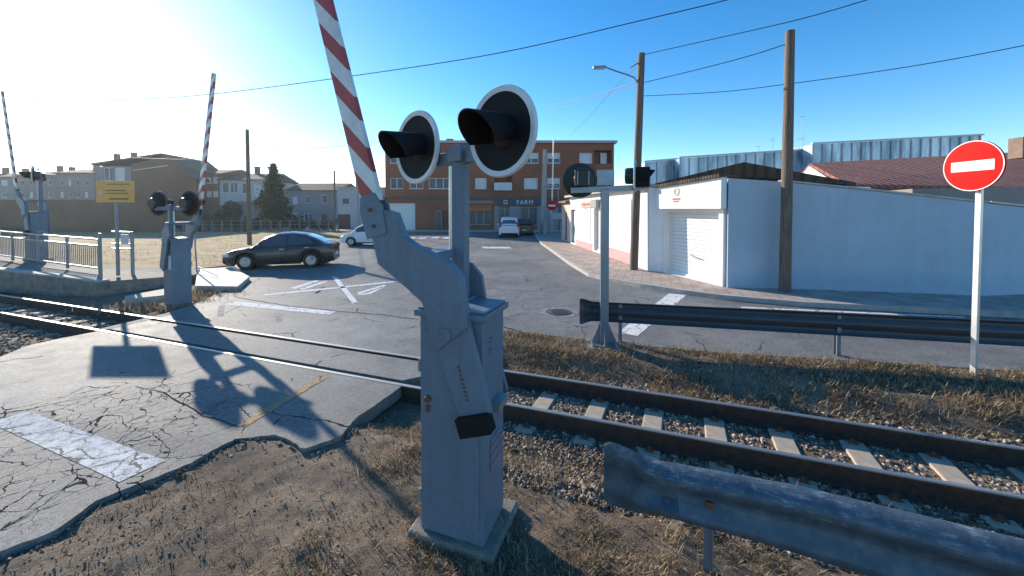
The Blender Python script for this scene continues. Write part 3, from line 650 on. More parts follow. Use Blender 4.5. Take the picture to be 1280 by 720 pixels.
sc = MB(); sc.bar(D(166, 213, YG-.2), D(209, 207, YG+1.4), .12, .08); sc.build('gutter', M['frame'], gh, off=gh.location)
# --- far left terrace and the low brown wall
for i, (a, b, pt, Y, lab) in enumerate(((-60, 22, 221, 64, 'grey-brown terrace house cut by the left edge beyond the platform railing'), (22.2, 72, 219, 64, 'grey-brown terrace house with two small chimneys beyond the low brown wall'), (72.2, 117, 216, 64, 'terrace house with a pale gable patch just left of the brown gable house'))):
    o = [(a+u*(b-a), a+(u+.1)*(b-a), v, v+7, 'window' if (i+k) % 3 else 'blind') for k, (u, v) in enumerate([(u, v) for v in (225, 240) for u in (.08, .3, .52, .76)])]
    house('terrace_house', lab, a, b, pt, 290, o, 'beige' if i else 'grey_render', Y, 'ridge', pt-4.5, 9, 'browntile', chims=((a+(b-a)*.3, .9), (a+(b-a)*.62, .7)))
YW = 43.0
wl_ = MB(); wl_.box(((gx(-200, YW)+gx(205, YW))/2, YW, hz(251, YW)/2-.05), (gx(205, YW)-gx(-200, YW), .25, hz(251, YW)+.1)); wl_.box(((gx(-200, YW)+gx(205, YW))/2, YW, hz(251, YW)+.05), (gx(205, YW)-gx(-200, YW)+.1, .36, .1))
single(wl_, 'garden_wall', M['brick2'], 'tall plain brown wall running across the far side of the dry field', 'wall', Vector((gx(20, YW), YW, 0)))

# --- shop row, garage and long white wall on the right
s0 = G(712, 303.5, .13); s1 = G(811, 338.5, .13); s0.z = s1.z = 0
U = (s1-s0).normalized(); N = U.cross(Zv); ws = (s1-s0).length
def along(px):                        # distance along the shop front of a pixel column
    q = onplane(px, 320, s0, N); return (q-s0).dot(U)
def zat(px, py): return onplane(px, py, s0, N).z
sh = thing('shop_row', 'low white shop front with a red lettered board and pink base along the right pavement', 'shop', s0)
hs_ = 3.35
ops = [(along(742), along(751.5), .2, 2.55, 'roller', 'roller2'), (.0+along(713), along(719), .2, 2.5, 'door', 'roller')]
P = facade(sh, s0, U, ws, hs_, ops, M['plaster'], .22, 5.5)
Ls = sh.location
def panel(a, b, c, d, front, mat, name, root=sh, P=P):
    mb = MB(); mb.add([P(a, c, -front), P(b, c, -front), P(b, d, -front), P(a, d, -front), P(a, c, .001), P(b, c, .001), P(b, d, .001), P(a, d, .001)], [(0, 1, 2, 3), (0, 1, 5, 4), (1, 2, 6, 5), (2, 3, 7, 6), (3, 0, 4, 7)]); return mb.build(name, mat, root, off=root.location)
panel(along(720), along(740.5), .1, .52, .012, M['pink'], 'base_panel'); panel(along(752.5), along(791), .1, .62, .012, M['pink'], 'base_panel')
panel(along(720.5), along(738), .62, 2.6, .03, M['signwhite'], 'white_panel'); panel(along(754), along(789), .72, 2.95, .03, M['signwhite'], 'white_panel')
pb = panel(along(727), along(742.5), 2.62, 3.0, .10, M['cream'], 'name_board')
for k in range(7):
    a = along(729)+k*(along(741)-along(729))/7; panel(a, a+.16+.08*(k % 3), 2.72+.03*(k % 2), 2.88, .112, M['redink'], 'board_stroke', pb if False else sh)
ex = panel(along(743), along(750), 2.6, 3.05, .25, M['steel_grey'], 'vent_box')
for k, (a, b, z) in enumerate(((763, 779, 2.02), (762, 786, 1.72), (764, 785, 1.62), (763, 778, 1.45), (780, 787, 1.42))):
    mb = panel(along(a), along(b), z, z+.05, .034, M['greyink'], 'faded_lettering')
rr = MB()
for k in range(15):
    t0, t1 = k*.45, k*.45+.4; c_ = ((along(726)+along(732))/2, 1.75); q = lambda t: P(c_[0]+(.25+.05*math.sin(3*t))*math.cos(t)*1.6, c_[1]+(.42+.08*math.sin(2*t))*math.sin(t), -.034)
    rr.bar(q(t0), q(t1), .025, .004)
rr.build('faded_drawing', M['greyink'], sh, off=Ls)
ca = MB(); ca.prism([P(-.2, hs_, -.35), P(-.2, hs_+.14, -.35), P(-.2, hs_+.14, 6), P(-.2, hs_, 6)], U*(ws+.18)); ca.build('roof', M['kerb'], sh, off=Ls)
dl = MB(); dl.bar(P(along(735.5), 2.45, -.06), P(along(731), 2.62, -.06), .03); dl.build('bracket', M['steel_grey'], sh, off=Ls)
# cream end house
e1 = s0-U*.05; e0 = G(702, 299.5, .13); e0.z = 0
en = thing('cream_end_house', 'cream single-storey house end next to the white shop row', 'house', e0)
Ue = (e1-e0); we = Ue.length
facade(en, e0, Ue, we, 3.0, [(we*.45, we*.68, .2, 2.3, 'door', 'brownwood')], M['cream'], .15, 5)
mb = MB(); Nn = Ue.normalized().cross(Zv); mb.prism([e0+Zv*3.0+Nn*.3, e0+Zv*3.12+Nn*.3, e0+Zv*3.7-Nn*2.5, e0+Zv*3.0-Nn*5], Ue); mb.build('roof', M['redtile'], en, off=e0)
# garage with white lintel box
ga = G(827, 340, .13); gb = G(903, 358, .13); ga.z = gb.z = 0
Ug = (gb-ga).normalized(); Ng = Ug.cross(Zv); wg = (gb-ga).length
gr = thing('garage', 'white corner garage with a roller shutter and a projecting lintel with a small round emblem', 'garage', ga)
zg = lambda px, py: onplane(px, py, ga, Ng).z
hg = zg(906, 222)
al = lambda px: (onplane(px, 320, ga, Ng)-ga).dot(Ug)
Pg = facade(gr, ga, Ug, wg, 3.3, [(.12, wg-.18, .13, 2.42, 'roller', 'roller')], M['plaster'], .3, 6.5)
mb = MB(); zb = zg(870, 261)
mb.prism([Pg(-.05, zb, -.22), Pg(wg+.12, zb, -.22), Pg(wg+.12, hg, -.22), Pg(-.05, 3.32, -.22)], -Ng*.21); mb.build('lintel_box', M['plaster'], gr, off=ga)
em = MB(); ec = Pg(wg*.36, (zb+hg)/2+.13, -.222); em.lathe([(.07, 0), (.15, 0), (.15, .012), (.07, .012)], ec, Ng, 24); em.build('emblem', M['steel_grey'], gr, off=ga)
em = MB()
for k in range(4): em = MB(); em.box(ec-Zv*.26+Ug*(-.15+.1*k)+Ng*.005, (.07, .012, .05), math.atan2(Ug.y, Ug.x)); em.build('emblem_letter', M['redink'], gr, off=ga)
for k in range(3): em = MB(); em.box(ec-Zv*.34+Ug*(-.11+.1*k)+Ng*.005, (.07, .012, .035), math.atan2(Ug.y, Ug.x)); em.build('emblem_letter', M['redink'], gr, off=ga)
pass
hd = MB(); hd.bar(Pg(wg*.44, .92, .2), Pg(wg*.57, .84, .2), .035, .04); hd.build('shutter_handle', M['steel_grey'], gr, off=ga)
# return wall between shop and garage
mb = MB(); a_ = s1; mb.prism([s1+Vector((.002, 0, 0)), ga-Ug*.002, ga-Ug*.002+Zv*3.3, s1+Vector((.002, 0, 3.33))], -N*.3); mb.build('return_wall', M['plaster'], gr, off=ga)
gt = MB(); apex = D(930, 202.5, 13.4); lft = D(812, 231, 15.0); rgt = D(1070, 225, 12.1)
gt.prism([lft, apex, rgt-Zv*.08, rgt-Zv*.16, D(990, 224.5, 12.3)-Zv*.02, D(912, 219, 12.4), lft-Zv*.08], (2.2, 8, 0)); gt.build('gable_roof', M['corrugated'], gr, off=ga)
teeth = MB()
for k in range(26):
    t = k/25; p_ = Pg(-.05+t*(wg+.15), 3.34+t*(hg-3.32), -.27); teeth.box(p_+Zv*.03, (.085, .12, .1), math.atan2(Ug.y, Ug.x))
teeth.build('corrugated_edge', M['corrugated'], gr, off=ga)
# long white wall to the right
wp = [(gb+Ug*.02, zg(906, 222)-.02)]
def wallpt(px, pyb, pyt): q = G(px, pyb, .13); z = D(px, pyt, q.y).z; q.z = 0; return q, z
wpts = [(gb+Ug*.18, hg-.03), wallpt(975, 360.3, 227), wallpt(1100, 364.5, 240), wallpt(1231, 369.5, 254), (Vector((15.2, 10.85, 0)), 2.5), (Vector((26, 8.0, 0)), 2.4)]
mb = MB(); n = len(wpts); bo = Vector((.1, .26, 0))
V = [q for q, z in wpts]+[q+Zv*z for q, z in wpts]+[q+bo for q, z in wpts]+[q+bo+Zv*z for q, z in wpts]
Fc = []
for i in range(n-1): Fc += [(i, i+1, n+i+1, n+i), (2*n+i, 3*n+i, 3*n+i+1, 2*n+i+1), (n+i, n+i+1, 3*n+i+1, 3*n+i)]
Fc += [(0, n, 3*n, 2*n), (n-1, 2*n-1, 4*n-1, 3*n-1)]
mb.add(V, Fc); wb = wpts[2][0]
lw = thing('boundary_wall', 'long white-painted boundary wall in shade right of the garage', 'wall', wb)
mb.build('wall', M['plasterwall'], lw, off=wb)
cp = MB()
for (q, z), (q2, z2) in zip(wpts[1:-1], wpts[2:]): cp.bar(q+bo*.5+Zv*(z+.03), q2+bo*.5+Zv*(z2+.03), .34, .05)
cp.build('coping', M['steel_grey'], lw, off=wb)
# red tiled building behind the wall
rb = thing('red_roof_house', 'house with a long red tiled roof behind the white boundary wall', 'house', D(1100, 262, 18)*1.0)
rb.location.z = 0; Lr = rb.location
eL, eR, rL, rR = D(1060, 230, 17.5), D(1420, 236, 14.0), D(1012, 204, 22), D(1420, 182, 18.5)
rf = MB(); th = Vector((0, 0, -.16)); rf.prism([eL, eR, rR, rL], th); back = rL+(rL-eL)*.9; back.z = eL.z; backR = rR+(rR-eR)*.9; backR.z = eR.z
rf.prism([rL+Vector((0, .01, 0)), rR+Vector((0, .01, 0)), backR, back], th); ro = rf.build('roof', M['redtile'], rb, off=Lr)
wl2 = MB(); dd = Vector((.35, .55, 0)); a, b = eL+dd, eR+dd; wl2.prism([Vector((a.x, a.y, 0)), Vector((b.x, b.y, 0)), Vector((b.x, b.y, b.z-.05)), Vector((a.x, a.y, a.z-.05))], (1.4, 4.5, 0)); wl2.build('wall', M['cream'], rb, off=Lr)
gw = MB(); gw.prism([Vector((eL.x, eL.y, eL.z-.15))+Vector((-.02, .25, 0)), rL+Vector((-.02, 0, -.17)), back+Vector((-.02, 0, -.17))], (.25, .05, 0)); gw.build('gable_wall', M['plaster'], rb, off=Lr)
gu = MB(); gu.bar(eL-Zv*.2, eR-Zv*.2, .14, .12); gu.build('gutter', M['brownwood'], rb, off=Lr)
cc = MB(); cc.box(D(1276, 188, 17)+Zv*.1, (.5, .5, .9)); cc.build('chimney', M['chim'], ro, off=Lr)
# grey shed wall right behind the boundary wall
sd = MB(); a, b = D(1140, 262, 13.6), D(1500, 262, 12); a.z = b.z = 0; za = D(1140, 236, 13.6).z
sd.prism([a, b, b+Zv*(za+.1), a+Zv*za], (.8, 2.2, 0)); single(sd, 'lean_to_shed', M['beige'], 'beige flat-topped shed between the boundary wall and the red roof', 'shed', a.copy())
# pale glass building on the skyline
YC = 48.0
gbld = thing('glass_building', 'pale glass-clad building rising over the red roof on the skyline', 'building', ((960-640)/F*YC, YC, 0))
Lg = gbld.location
for (a, b, ta, tb_, Y) in ((806, 849, 203, 199, 50), (849, 1014, 198, 187, 48), (1014, 1222, 180.5, 169.5, 46)):
    mb = MB(); A1, B1 = D(a, 262, Y), D(b, 262, Y); z1, z2 = D(a, ta, Y).z, D(b, tb_, Y).z; A1.z = B1.z = 0
    mb.prism([A1, B1, B1+Zv*z2, A1+Zv*z1], (0, 5, 0)); mb.build('glass_block', M['cladding'], gbld, off=Lg)
    fn = MB(); nf = int((B1.x-A1.x)/1.15)
    for k in range(nf+1):
        t = k/nf; x = A1.x+(B1.x-A1.x)*t; z = z1+(z2-z1)*t; fn.box((x, Y-.06, z/2), (.09+.06*(k % 3 == 0), .12, z))
    fn.build('mullions', M['pale_render'], gbld, off=Lg)
    rl = MB(); rl.bar(A1+Vector((-.2, -.15, z1+.1)), B1+Vector((.2, -.15, z2+.1)), .3, .16); rl.build('roof_edge', M['blind'], gbld, off=Lg)

# ================================================================== RAILWAY
def rail(n, label):
    prof = [(-.065, -.200), (.065, -.200), (.065, -.185), (.009, -.165), (.009, -.035), (.030, -.028), (.030, .004), (.024, .008), (-.024, .008), (-.030, .004), (-.030, -.028), (-.009, -.035), (-.009, -.165), (-.065, -.185)]
    mb = MB(); mb.prism([TW(-46, n+a, z) for a, z in prof], TV*66)
    return single(mb, 'rail', M['rail'], label, 'rail', TW(0, n, -.15))
rail(-.47, 'rusty steel rail nearer the camera, with a polished top'); rail(.47, 'rusty steel rail on the far side of the track, towards the side road')
def sleeper_mb():
    mb = MB(); L, w, z0, z1 = .70, .115, -.16, 0
    mb.add([(-w-.02, -L, z0), (w+.02, -L, z0), (w+.02, L, z0), (-w-.02, L, z0), (-w, -L+.02, z1), (w, -L+.02, z1), (w, L-.02, z1), (-w, L-.02, z1)], [(3, 2, 1, 0), (4, 5, 6, 7), (0, 1, 5, 4), (1, 2, 6, 5), (2, 3, 7, 6), (3, 0, 4, 7)]); return mb
sl0 = thing('sleeper', 'x', 'sleeper', (0, 0, -.188), TA+R(-4)); sleeper_mb().build('beam', M['sleeper'], sl0, bevel=.012)
for y in (-.47, .47):
    for dx in (-.0,):
        for sgn in (-1, 1):
            c = MB(); c.box((0, y+sgn*.095, .012), (.09, .07, .024)); c.cyl((0, y+sgn*.095, .02), (0, y+sgn*.095, .05), .015, n=8); c.build('rail_clip', M['rust'], sl0)
ordn = ['first', 'second', 'third', 'fourth', 'fifth', 'sixth', 'seventh', 'eighth']
sp_px = [(743, 518), (813, 530.5), (893, 544.5), (978, 560), (1080, 578), (1196, 598)]
ss = []
for px, py in sp_px:
    d = ray(px, py); P_ = C0+d*((-.188-CAMH)/d.z); ss.append(TS(P_)[0])
stp = (ss[-1]-ss[0])/5
for i in range(8):
    s = ss[0]+stp*i
    lab = f'{ordn[i]} pale concrete sleeper counting rightwards from the near barrier cabinet' if i < 6 else 'pale concrete sleeper at the right edge of the photo'
    p_ = TW(s, 0, -.188)
    if i == 0: sl0.location = p_; sl0['label'] = lab; sl0['group'] = 'sleepers of the track'
    else: dup(sl0, p_, TA+R(-4), lab if i != 7 else 'concrete sleeper mostly outside the right edge of the photo', 'sleepers of the track')
s = ss[0]-stp
dup(sl0, TW(s, 0, -.188), TA+R(-4), 'concrete sleeper half buried beside the end of the crossing asphalt', 'sleepers of the track')
s_end = TS(G(105, 402))[0]
for i in range(26):
    dup(sl0, TW(s_end-.3-stp*i, 0, -.188), TA, 'concrete sleeper of the track left of the crossing', 'sleepers of the track')

# ------------------------------------------------------------------ barrier machines
MC = Vector((-.389, 3.04, 0)); MR = TA
MRI = Matrix.Rotation(-MR, 3, 'Z')
def mloc(px, py, yloc):               # pixel to the local frame of the near machine on a plane parallel to its face
    Nn = Matrix.Rotation(MR, 3, 'Z') @ Vector((0, -1, 0)); P0 = MC + Matrix.Rotation(MR, 3, 'Z') @ Vector((0, yloc, 0))
    return MRI @ (onplane(px, py, P0, Nn) - MC)
def machine(name, label, loc, rz, full=True):
    t = thing(name, label, 'barrier machine', loc, rz, 'level crossing barrier machines')
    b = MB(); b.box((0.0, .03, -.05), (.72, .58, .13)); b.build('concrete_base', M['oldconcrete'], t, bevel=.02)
    z0, z1 = .017, 1.69
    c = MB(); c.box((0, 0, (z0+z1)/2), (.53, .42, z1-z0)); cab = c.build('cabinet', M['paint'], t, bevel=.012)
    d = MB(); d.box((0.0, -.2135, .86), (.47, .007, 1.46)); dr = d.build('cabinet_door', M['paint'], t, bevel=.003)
    lk = MB(); lk.lathe([(0, .026), (.022, .026), (.026, .02), (.028, 0)], (-.19, -.217, 1.06), (0, -1, 0), 16); lk.box((-.19, -.222, .985), (.03, .012, .05)); lk.build('lock', M['rust'], dr)
    for z in (.28, 1.30):
        h = MB(); h.cyl((-.274, -.2, z-.05), (-.274, -.2, z+.05), .014, n=10); h.build('hinge', M['steel_grey'], t)
    for z in (1.52, 1.43):
        h = MB(); h.lathe([(0, .02), (.02, .02), (.022, 0)], (.265, -.08, z), (1, 0, 0), 12); h.build('bolt', M['galv'], t)
    lt = MB(); lt.box((.31, -.02, 1.02), (.09, .2, .05)); lt.build('side_latch', M['steel_grey'], t)
    v = MB(); v.box((.268, .02, .62), (.008, .2, .26)); v.box((.274, .02, .69), (.008, .22, .02)); v.box((.274, .02, .62), (.008, .22, .02)); v.box((.274, .02, .55), (.008, .22, .02)); v.build('vent', M['galv'], t)
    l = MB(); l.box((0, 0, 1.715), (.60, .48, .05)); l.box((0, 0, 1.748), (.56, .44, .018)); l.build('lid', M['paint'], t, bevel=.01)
    # arm traced on its own plane in front of the door
    ya = -.31
    def poly(px): return [Vector((q.x, ya, q.z)) for q in (mloc(x, y, ya) for x, y in px)]
    upper = poly([(462, 284), (470, 277), (479, 262), (492, 266), (503, 296), (518, 307), (560, 328), (574, 346), (584, 410), (545, 440), (527, 378), (505, 358), (472, 330)])
    lower = poly([(532, 395), (584, 408), (612, 519), (574, 528), (545, 440)])
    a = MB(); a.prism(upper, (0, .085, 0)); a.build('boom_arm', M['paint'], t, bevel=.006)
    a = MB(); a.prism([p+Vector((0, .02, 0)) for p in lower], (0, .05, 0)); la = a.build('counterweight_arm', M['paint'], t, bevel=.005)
    # small stencilled serial down the arm
    nb = MB()
    for k in range(9):
        q = mloc(573+k*1.35, 459+k*5.2, ya+.018); nb.box((q.x, ya+.0185, q.z), (.020, .004, .012 if k % 3 else .017), 0)
        if k % 2: nb.box((q.x+.008, ya+.0185, q.z+.007), (.006, .004, .012))
    nb.build('stencilled_number', M['ink'], la)
    cw = poly([(570, 523), (609, 517), (616, 541), (577, 547)])
    a = MB(); a.prism([p-Vector((0, .03, 0)) for p in cw], (0, .1, 0)); a.build('counterweight', M['blackmatte'], t, bevel=.006)
    # rear fork plate and tie bar
    rp = [Vector((p.x-.075, .245, p.z-.09)) for p in poly([(518, 307), (560, 328), (574, 346), (584, 410), (612, 519), (574, 528), (545, 440), (527, 378), (505, 358)])]
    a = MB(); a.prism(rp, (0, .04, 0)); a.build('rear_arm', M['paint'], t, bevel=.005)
    pv = mloc(556, 372, ya)
    a = MB(); a.cyl((pv.x, ya-.012, 1.60), (pv.x, .30, 1.60), .05, n=20); a.build('pivot_shaft', M['paint'], t, smooth=40)
    tb = mloc(522, 318, ya); a = MB(); a.box((tb.x+.01, -.0, tb.z-.03), (.16, .6, .07)); a.build('tie_bar', M['paint'], t, bevel=.006)
    # boom
    yb = -.27; r0 = mloc(470, 270, yb); r1 = mloc(404, 0, yb)
    dr_ = (r1-r0).normalized(); ang = math.atan2(dr_.x, dr_.z)
    bo = MB(); L = 3.95; w0, w1 = .086, .070
    bo.add([(-w0, -.028, .10), (w0, -.028, .10), (w0, .028, .10), (-w0, .028, .10), (-w1, -.022, L), (w1, -.022, L), (w1, .022, L), (-w1, .022, L)], [(3, 2, 1, 0), (4, 5, 6, 7), (0, 1, 5, 4), (1, 2, 6, 5), (2, 3, 7, 6), (3, 0, 4, 7)])
    bm = bo.build('boom', M['boom'], t, bevel=.006); bm.location = (r0.x, yb, r0.z); bm.rotation_euler = (0, ang, 0)
    br = MB(); br.prism([(-.095, -.05, -.16), (.095, -.05, -.16), (.11, -.05, .06), (.06, -.05, .17), (-.06, -.05, .17), (-.10, -.05, .06)], (0, .022, 0)); br.prism([(-.095, .03, -.16), (.095, .03, -.16), (.11, .03, .06), (.06, .03, .17), (-.06, .03, .17), (-.10, .03, .06)], (0, .02, 0))
    b_ = br.build('boom_clamp', M['paint'], t); b_.location = bm.location; b_.rotation_euler = (0, ang, 0)
    for zz in (-.08, .05):
        q = MB(); q.cyl((0, -.065, zz), (0, .065, zz), .014, n=8); k_ = q.build('clamp_bolt', M['rust'], b_)
    # mast with two signal heads
    mx, my = -.09, .14
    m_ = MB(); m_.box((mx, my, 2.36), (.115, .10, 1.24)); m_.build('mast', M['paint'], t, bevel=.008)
    cd = MB(); cd.cyl((mx-.072, my-.035, 1.95), (mx-.072, my-.035, 2.86), .018, n=10); cd.build('conduit', M['aluminium'], t, smooth=40)
    ft = MB(); ft.box((mx, my, 1.765), (.2, .18, .02)); ft.build('mast_foot', M['paint'], t)
    th = R(-22.5); n_ = Vector((math.sin(th), -math.cos(th), 0)); ax = Vector((math.cos(th), math.sin(th), 0)); top = Vector((mx, my, 2.93))
    ca = MB(); ca.bar(top-ax*.50, top+ax*.50, .07, .10); ca.build('cross_arm', M['paint'], t, bevel=.006)
    hb = MB(); hb.box((mx, my, 2.96), (.17, .15, .14), th); hb.build('arm_bracket', M['paint'], t, bevel=.01)
    for sg in (-1, 1):
        c_ = top+ax*((.545 if sg > 0 else .51)*sg)+n_*.07+Zv*.13; head(t, c_, n_)
    return t
def head(t, c_, n_, hood=True, rim='white_rim', face='blackmatte', R_=.33):
    k = R_/.33
    dsc = MB(); dsc.lathe([(0, .0), (.13, .0), (.285*k, .022), (.287*k, .012), (.12, -.02), (0, -.02)], c_, n_, 48); ho = dsc.build('signal_head', M[face], t, smooth=40)
    rm = MB(); rm.lathe([(.283*k, .024), (.322*k, .030), (.33*k, .02), (.33*k, .004), (.285*k, -.002), (.283*k, .024)], c_, n_, 56); rm.build('rim', M[rim], ho, smooth=40)
    bx_ = MB(); bx_.lathe([(.0, -.16), (.13, -.16), (.15, -.13), (.15, -.02), (.12, -.005)], c_, n_, 28); bx_.build('lamp_housing', M['black'], ho, smooth=40)
    ls = MB(); ls.lathe([(0, .035), (.05, .03), (.10, .012), (.112, .002)], c_, n_, 28); ls.build('lens', M['darklens'], ho, smooth=40)
    if hood:
        hd = MB(); u = n_.cross(Zv).normalized(); n2 = 20; L = .36
        ring0, ring1, in0, in1 = [], [], [], []
        for i in range(n2+1):
            a = R(-32)+R(244)*i/n2; e = max(0, math.sin(a)); o = u*math.cos(a)+Zv*math.sin(a); ln = L*(.42+.58*(.5+.5*math.sin(a)))
            sl_ = Vector((0, 0, -.05))*(ln/L)
            ring0.append(c_+o*.135); ring1.append(c_+o*.150+n_*ln+sl_); in0.append(c_+o*.127); in1.append(c_+o*.142+n_*ln+sl_)
        m = n2+1; hd.add(ring0+ring1+in0+in1, [(i, i+1, m+i+1, m+i) for i in range(n2)]+[(2*m+i, 3*m+i, 3*m+i+1, 2*m+i+1) for i in range(n2)]+[(m+i, m+i+1, 3*m+i+1, 3*m+i) for i in range(n2)]+[(0, m, 3*m, 2*m), (n2, m+n2, 3*m+n2, 2*m+n2)]); hd.build('hood', M['blackmatte'], ho, smooth=50)
    return ho
m1 = machine('barrier_machine', 'large blue-grey barrier cabinet in the foreground with twin signal discs and a raised boom', MC, MR)
q = G(225, 379.5, .05)
m2 = dup(m1, (q.x-.22, q.y+.2, 0), MR+math.pi-R(11), 'blue-grey barrier cabinet across the track near the dark sedan')
pl = G(0, 380); q3 = D(47, 330, 15.5)
m3 = dup(m1, (q3.x, 15.5, .5), MR-R(4), 'barrier machine at the left edge of the photo behind the platform railing', None, 1.1)
for c in list(m2.children):
    if c.name.split('.')[0] in ('signal_head', 'cross_arm', 'arm_bracket', 'mast', 'conduit'): c.location.z -= .40
    if c.name.split('.')[0] in ('signal_head', 'cross_arm', 'arm_bracket'):
        rm_ = Matrix.Rotation(R(40), 4, 'Z'); cc_ = Vector((-.09, .14, 0)); lo_ = cc_-rm_ @ cc_; c.location.x += lo_.x; c.location.y += lo_.y; c.rotation_euler.z += R(40)
    if c.name.startswith('signal_head'):
        for k_ in c.children:
            if k_.name.startswith('rim'): k_.material_slots[0].link = 'OBJECT'; k_.material_slots[0].material = M['black']
    if c.name.split('.')[0] == 'boom': c.scale.z = .90; c.scale.x = 1.2
st = MB(); st.add([(-.2, -.001, 0), (.0, -.001, 0), (.0, -.001, .18), (-.02, -.001, .36), (-.2, -.001, .36), (-.2, .003, 0), (0, .003, 0), (0, .003, .36), (-.2, .003, .36)], [(0, 1, 2, 3, 4), (5, 6, 7, 8), (0, 1, 6, 5), (0, 4, 8, 5)])
so_ = st.build('paper_notice', M['blind'], m2); so_.location = (-.06, .214, .95)

# ------------------------------------------------------------------ rear signal post on the right
pq = G(755, 431.5, -.02); pt = thing('signal_post', 'blue-grey crossing signal post with two black discs standing at the end of the far guardrail', 'signal', (pq.x, pq.y, -.02), R(-8))
Hp = D(756, 238, pq.y).z+.02
b = MB(); b.box((0, 0, -.03), (.62, .56, .1)); b.build('concrete_base', M['concrete'], pt, bevel=.01)
b = MB(); b.box((0, 0, .03), (.46, .40, .025)); b.build('base_plate', M['galv'], pt)
for x in (-.19, .19):
    for y in (-.16, .16):
        b = MB(); b.cyl((x, y, .04), (x, y, .085), .018, n=6); b.build('anchor_bolt', M['galv'], pt)
b = MB(); b.box((0, 0, .04+Hp/2), (.15, .15, Hp-.04)); b.build('post', M['galv'], pt, bevel=.01)
for d_ in ((1, 0), (-1, 0), (0, 1), (0, -1)):
    dv = Vector((*d_, 0)); pp = Vector((-dv.y, dv.x, 0))*.008; g = MB(); g.prism([dv*.076+Zv*.044-pp, dv*.215+Zv*.044-pp, dv*.215+Zv*.10-pp, dv*.076+Zv*.42-pp], pp*2); g.build('gusset', M['galv'], pt)
b = MB(); b.bar((-.62, 0, Hp), (.68, 0, Hp+.05), .09, .10); b.build('cross_arm', M['galv'], pt)
hl = head(pt, Vector((-.45, .14, Hp+.2)), Vector((-.1, 1, 0)).normalized(), True, 'black', 'black')
bb = MB(); bb.box((-.42, -.07, Hp+.22), (.26, .14, .30)); bb.build('lamp_box', M['black'], hl, bevel=.015)
for x in (-.5, -.3): 
    s_ = MB(); s_.box((x, -.146, Hp+.22), (.02, .012, .24)); s_.build('box_rib', M['galv'], hl)
head(pt, Vector((.52, 0, Hp+.26)), Vector((1, -.22, 0)).normalized(), True, 'white_rim', 'black', .30)
bb = MB(); bb.box((.64, -.02, Hp+.23), (.26, .26, .36)); bb.build('lamp_box', M['blackmatte'], pt, bevel=.02)

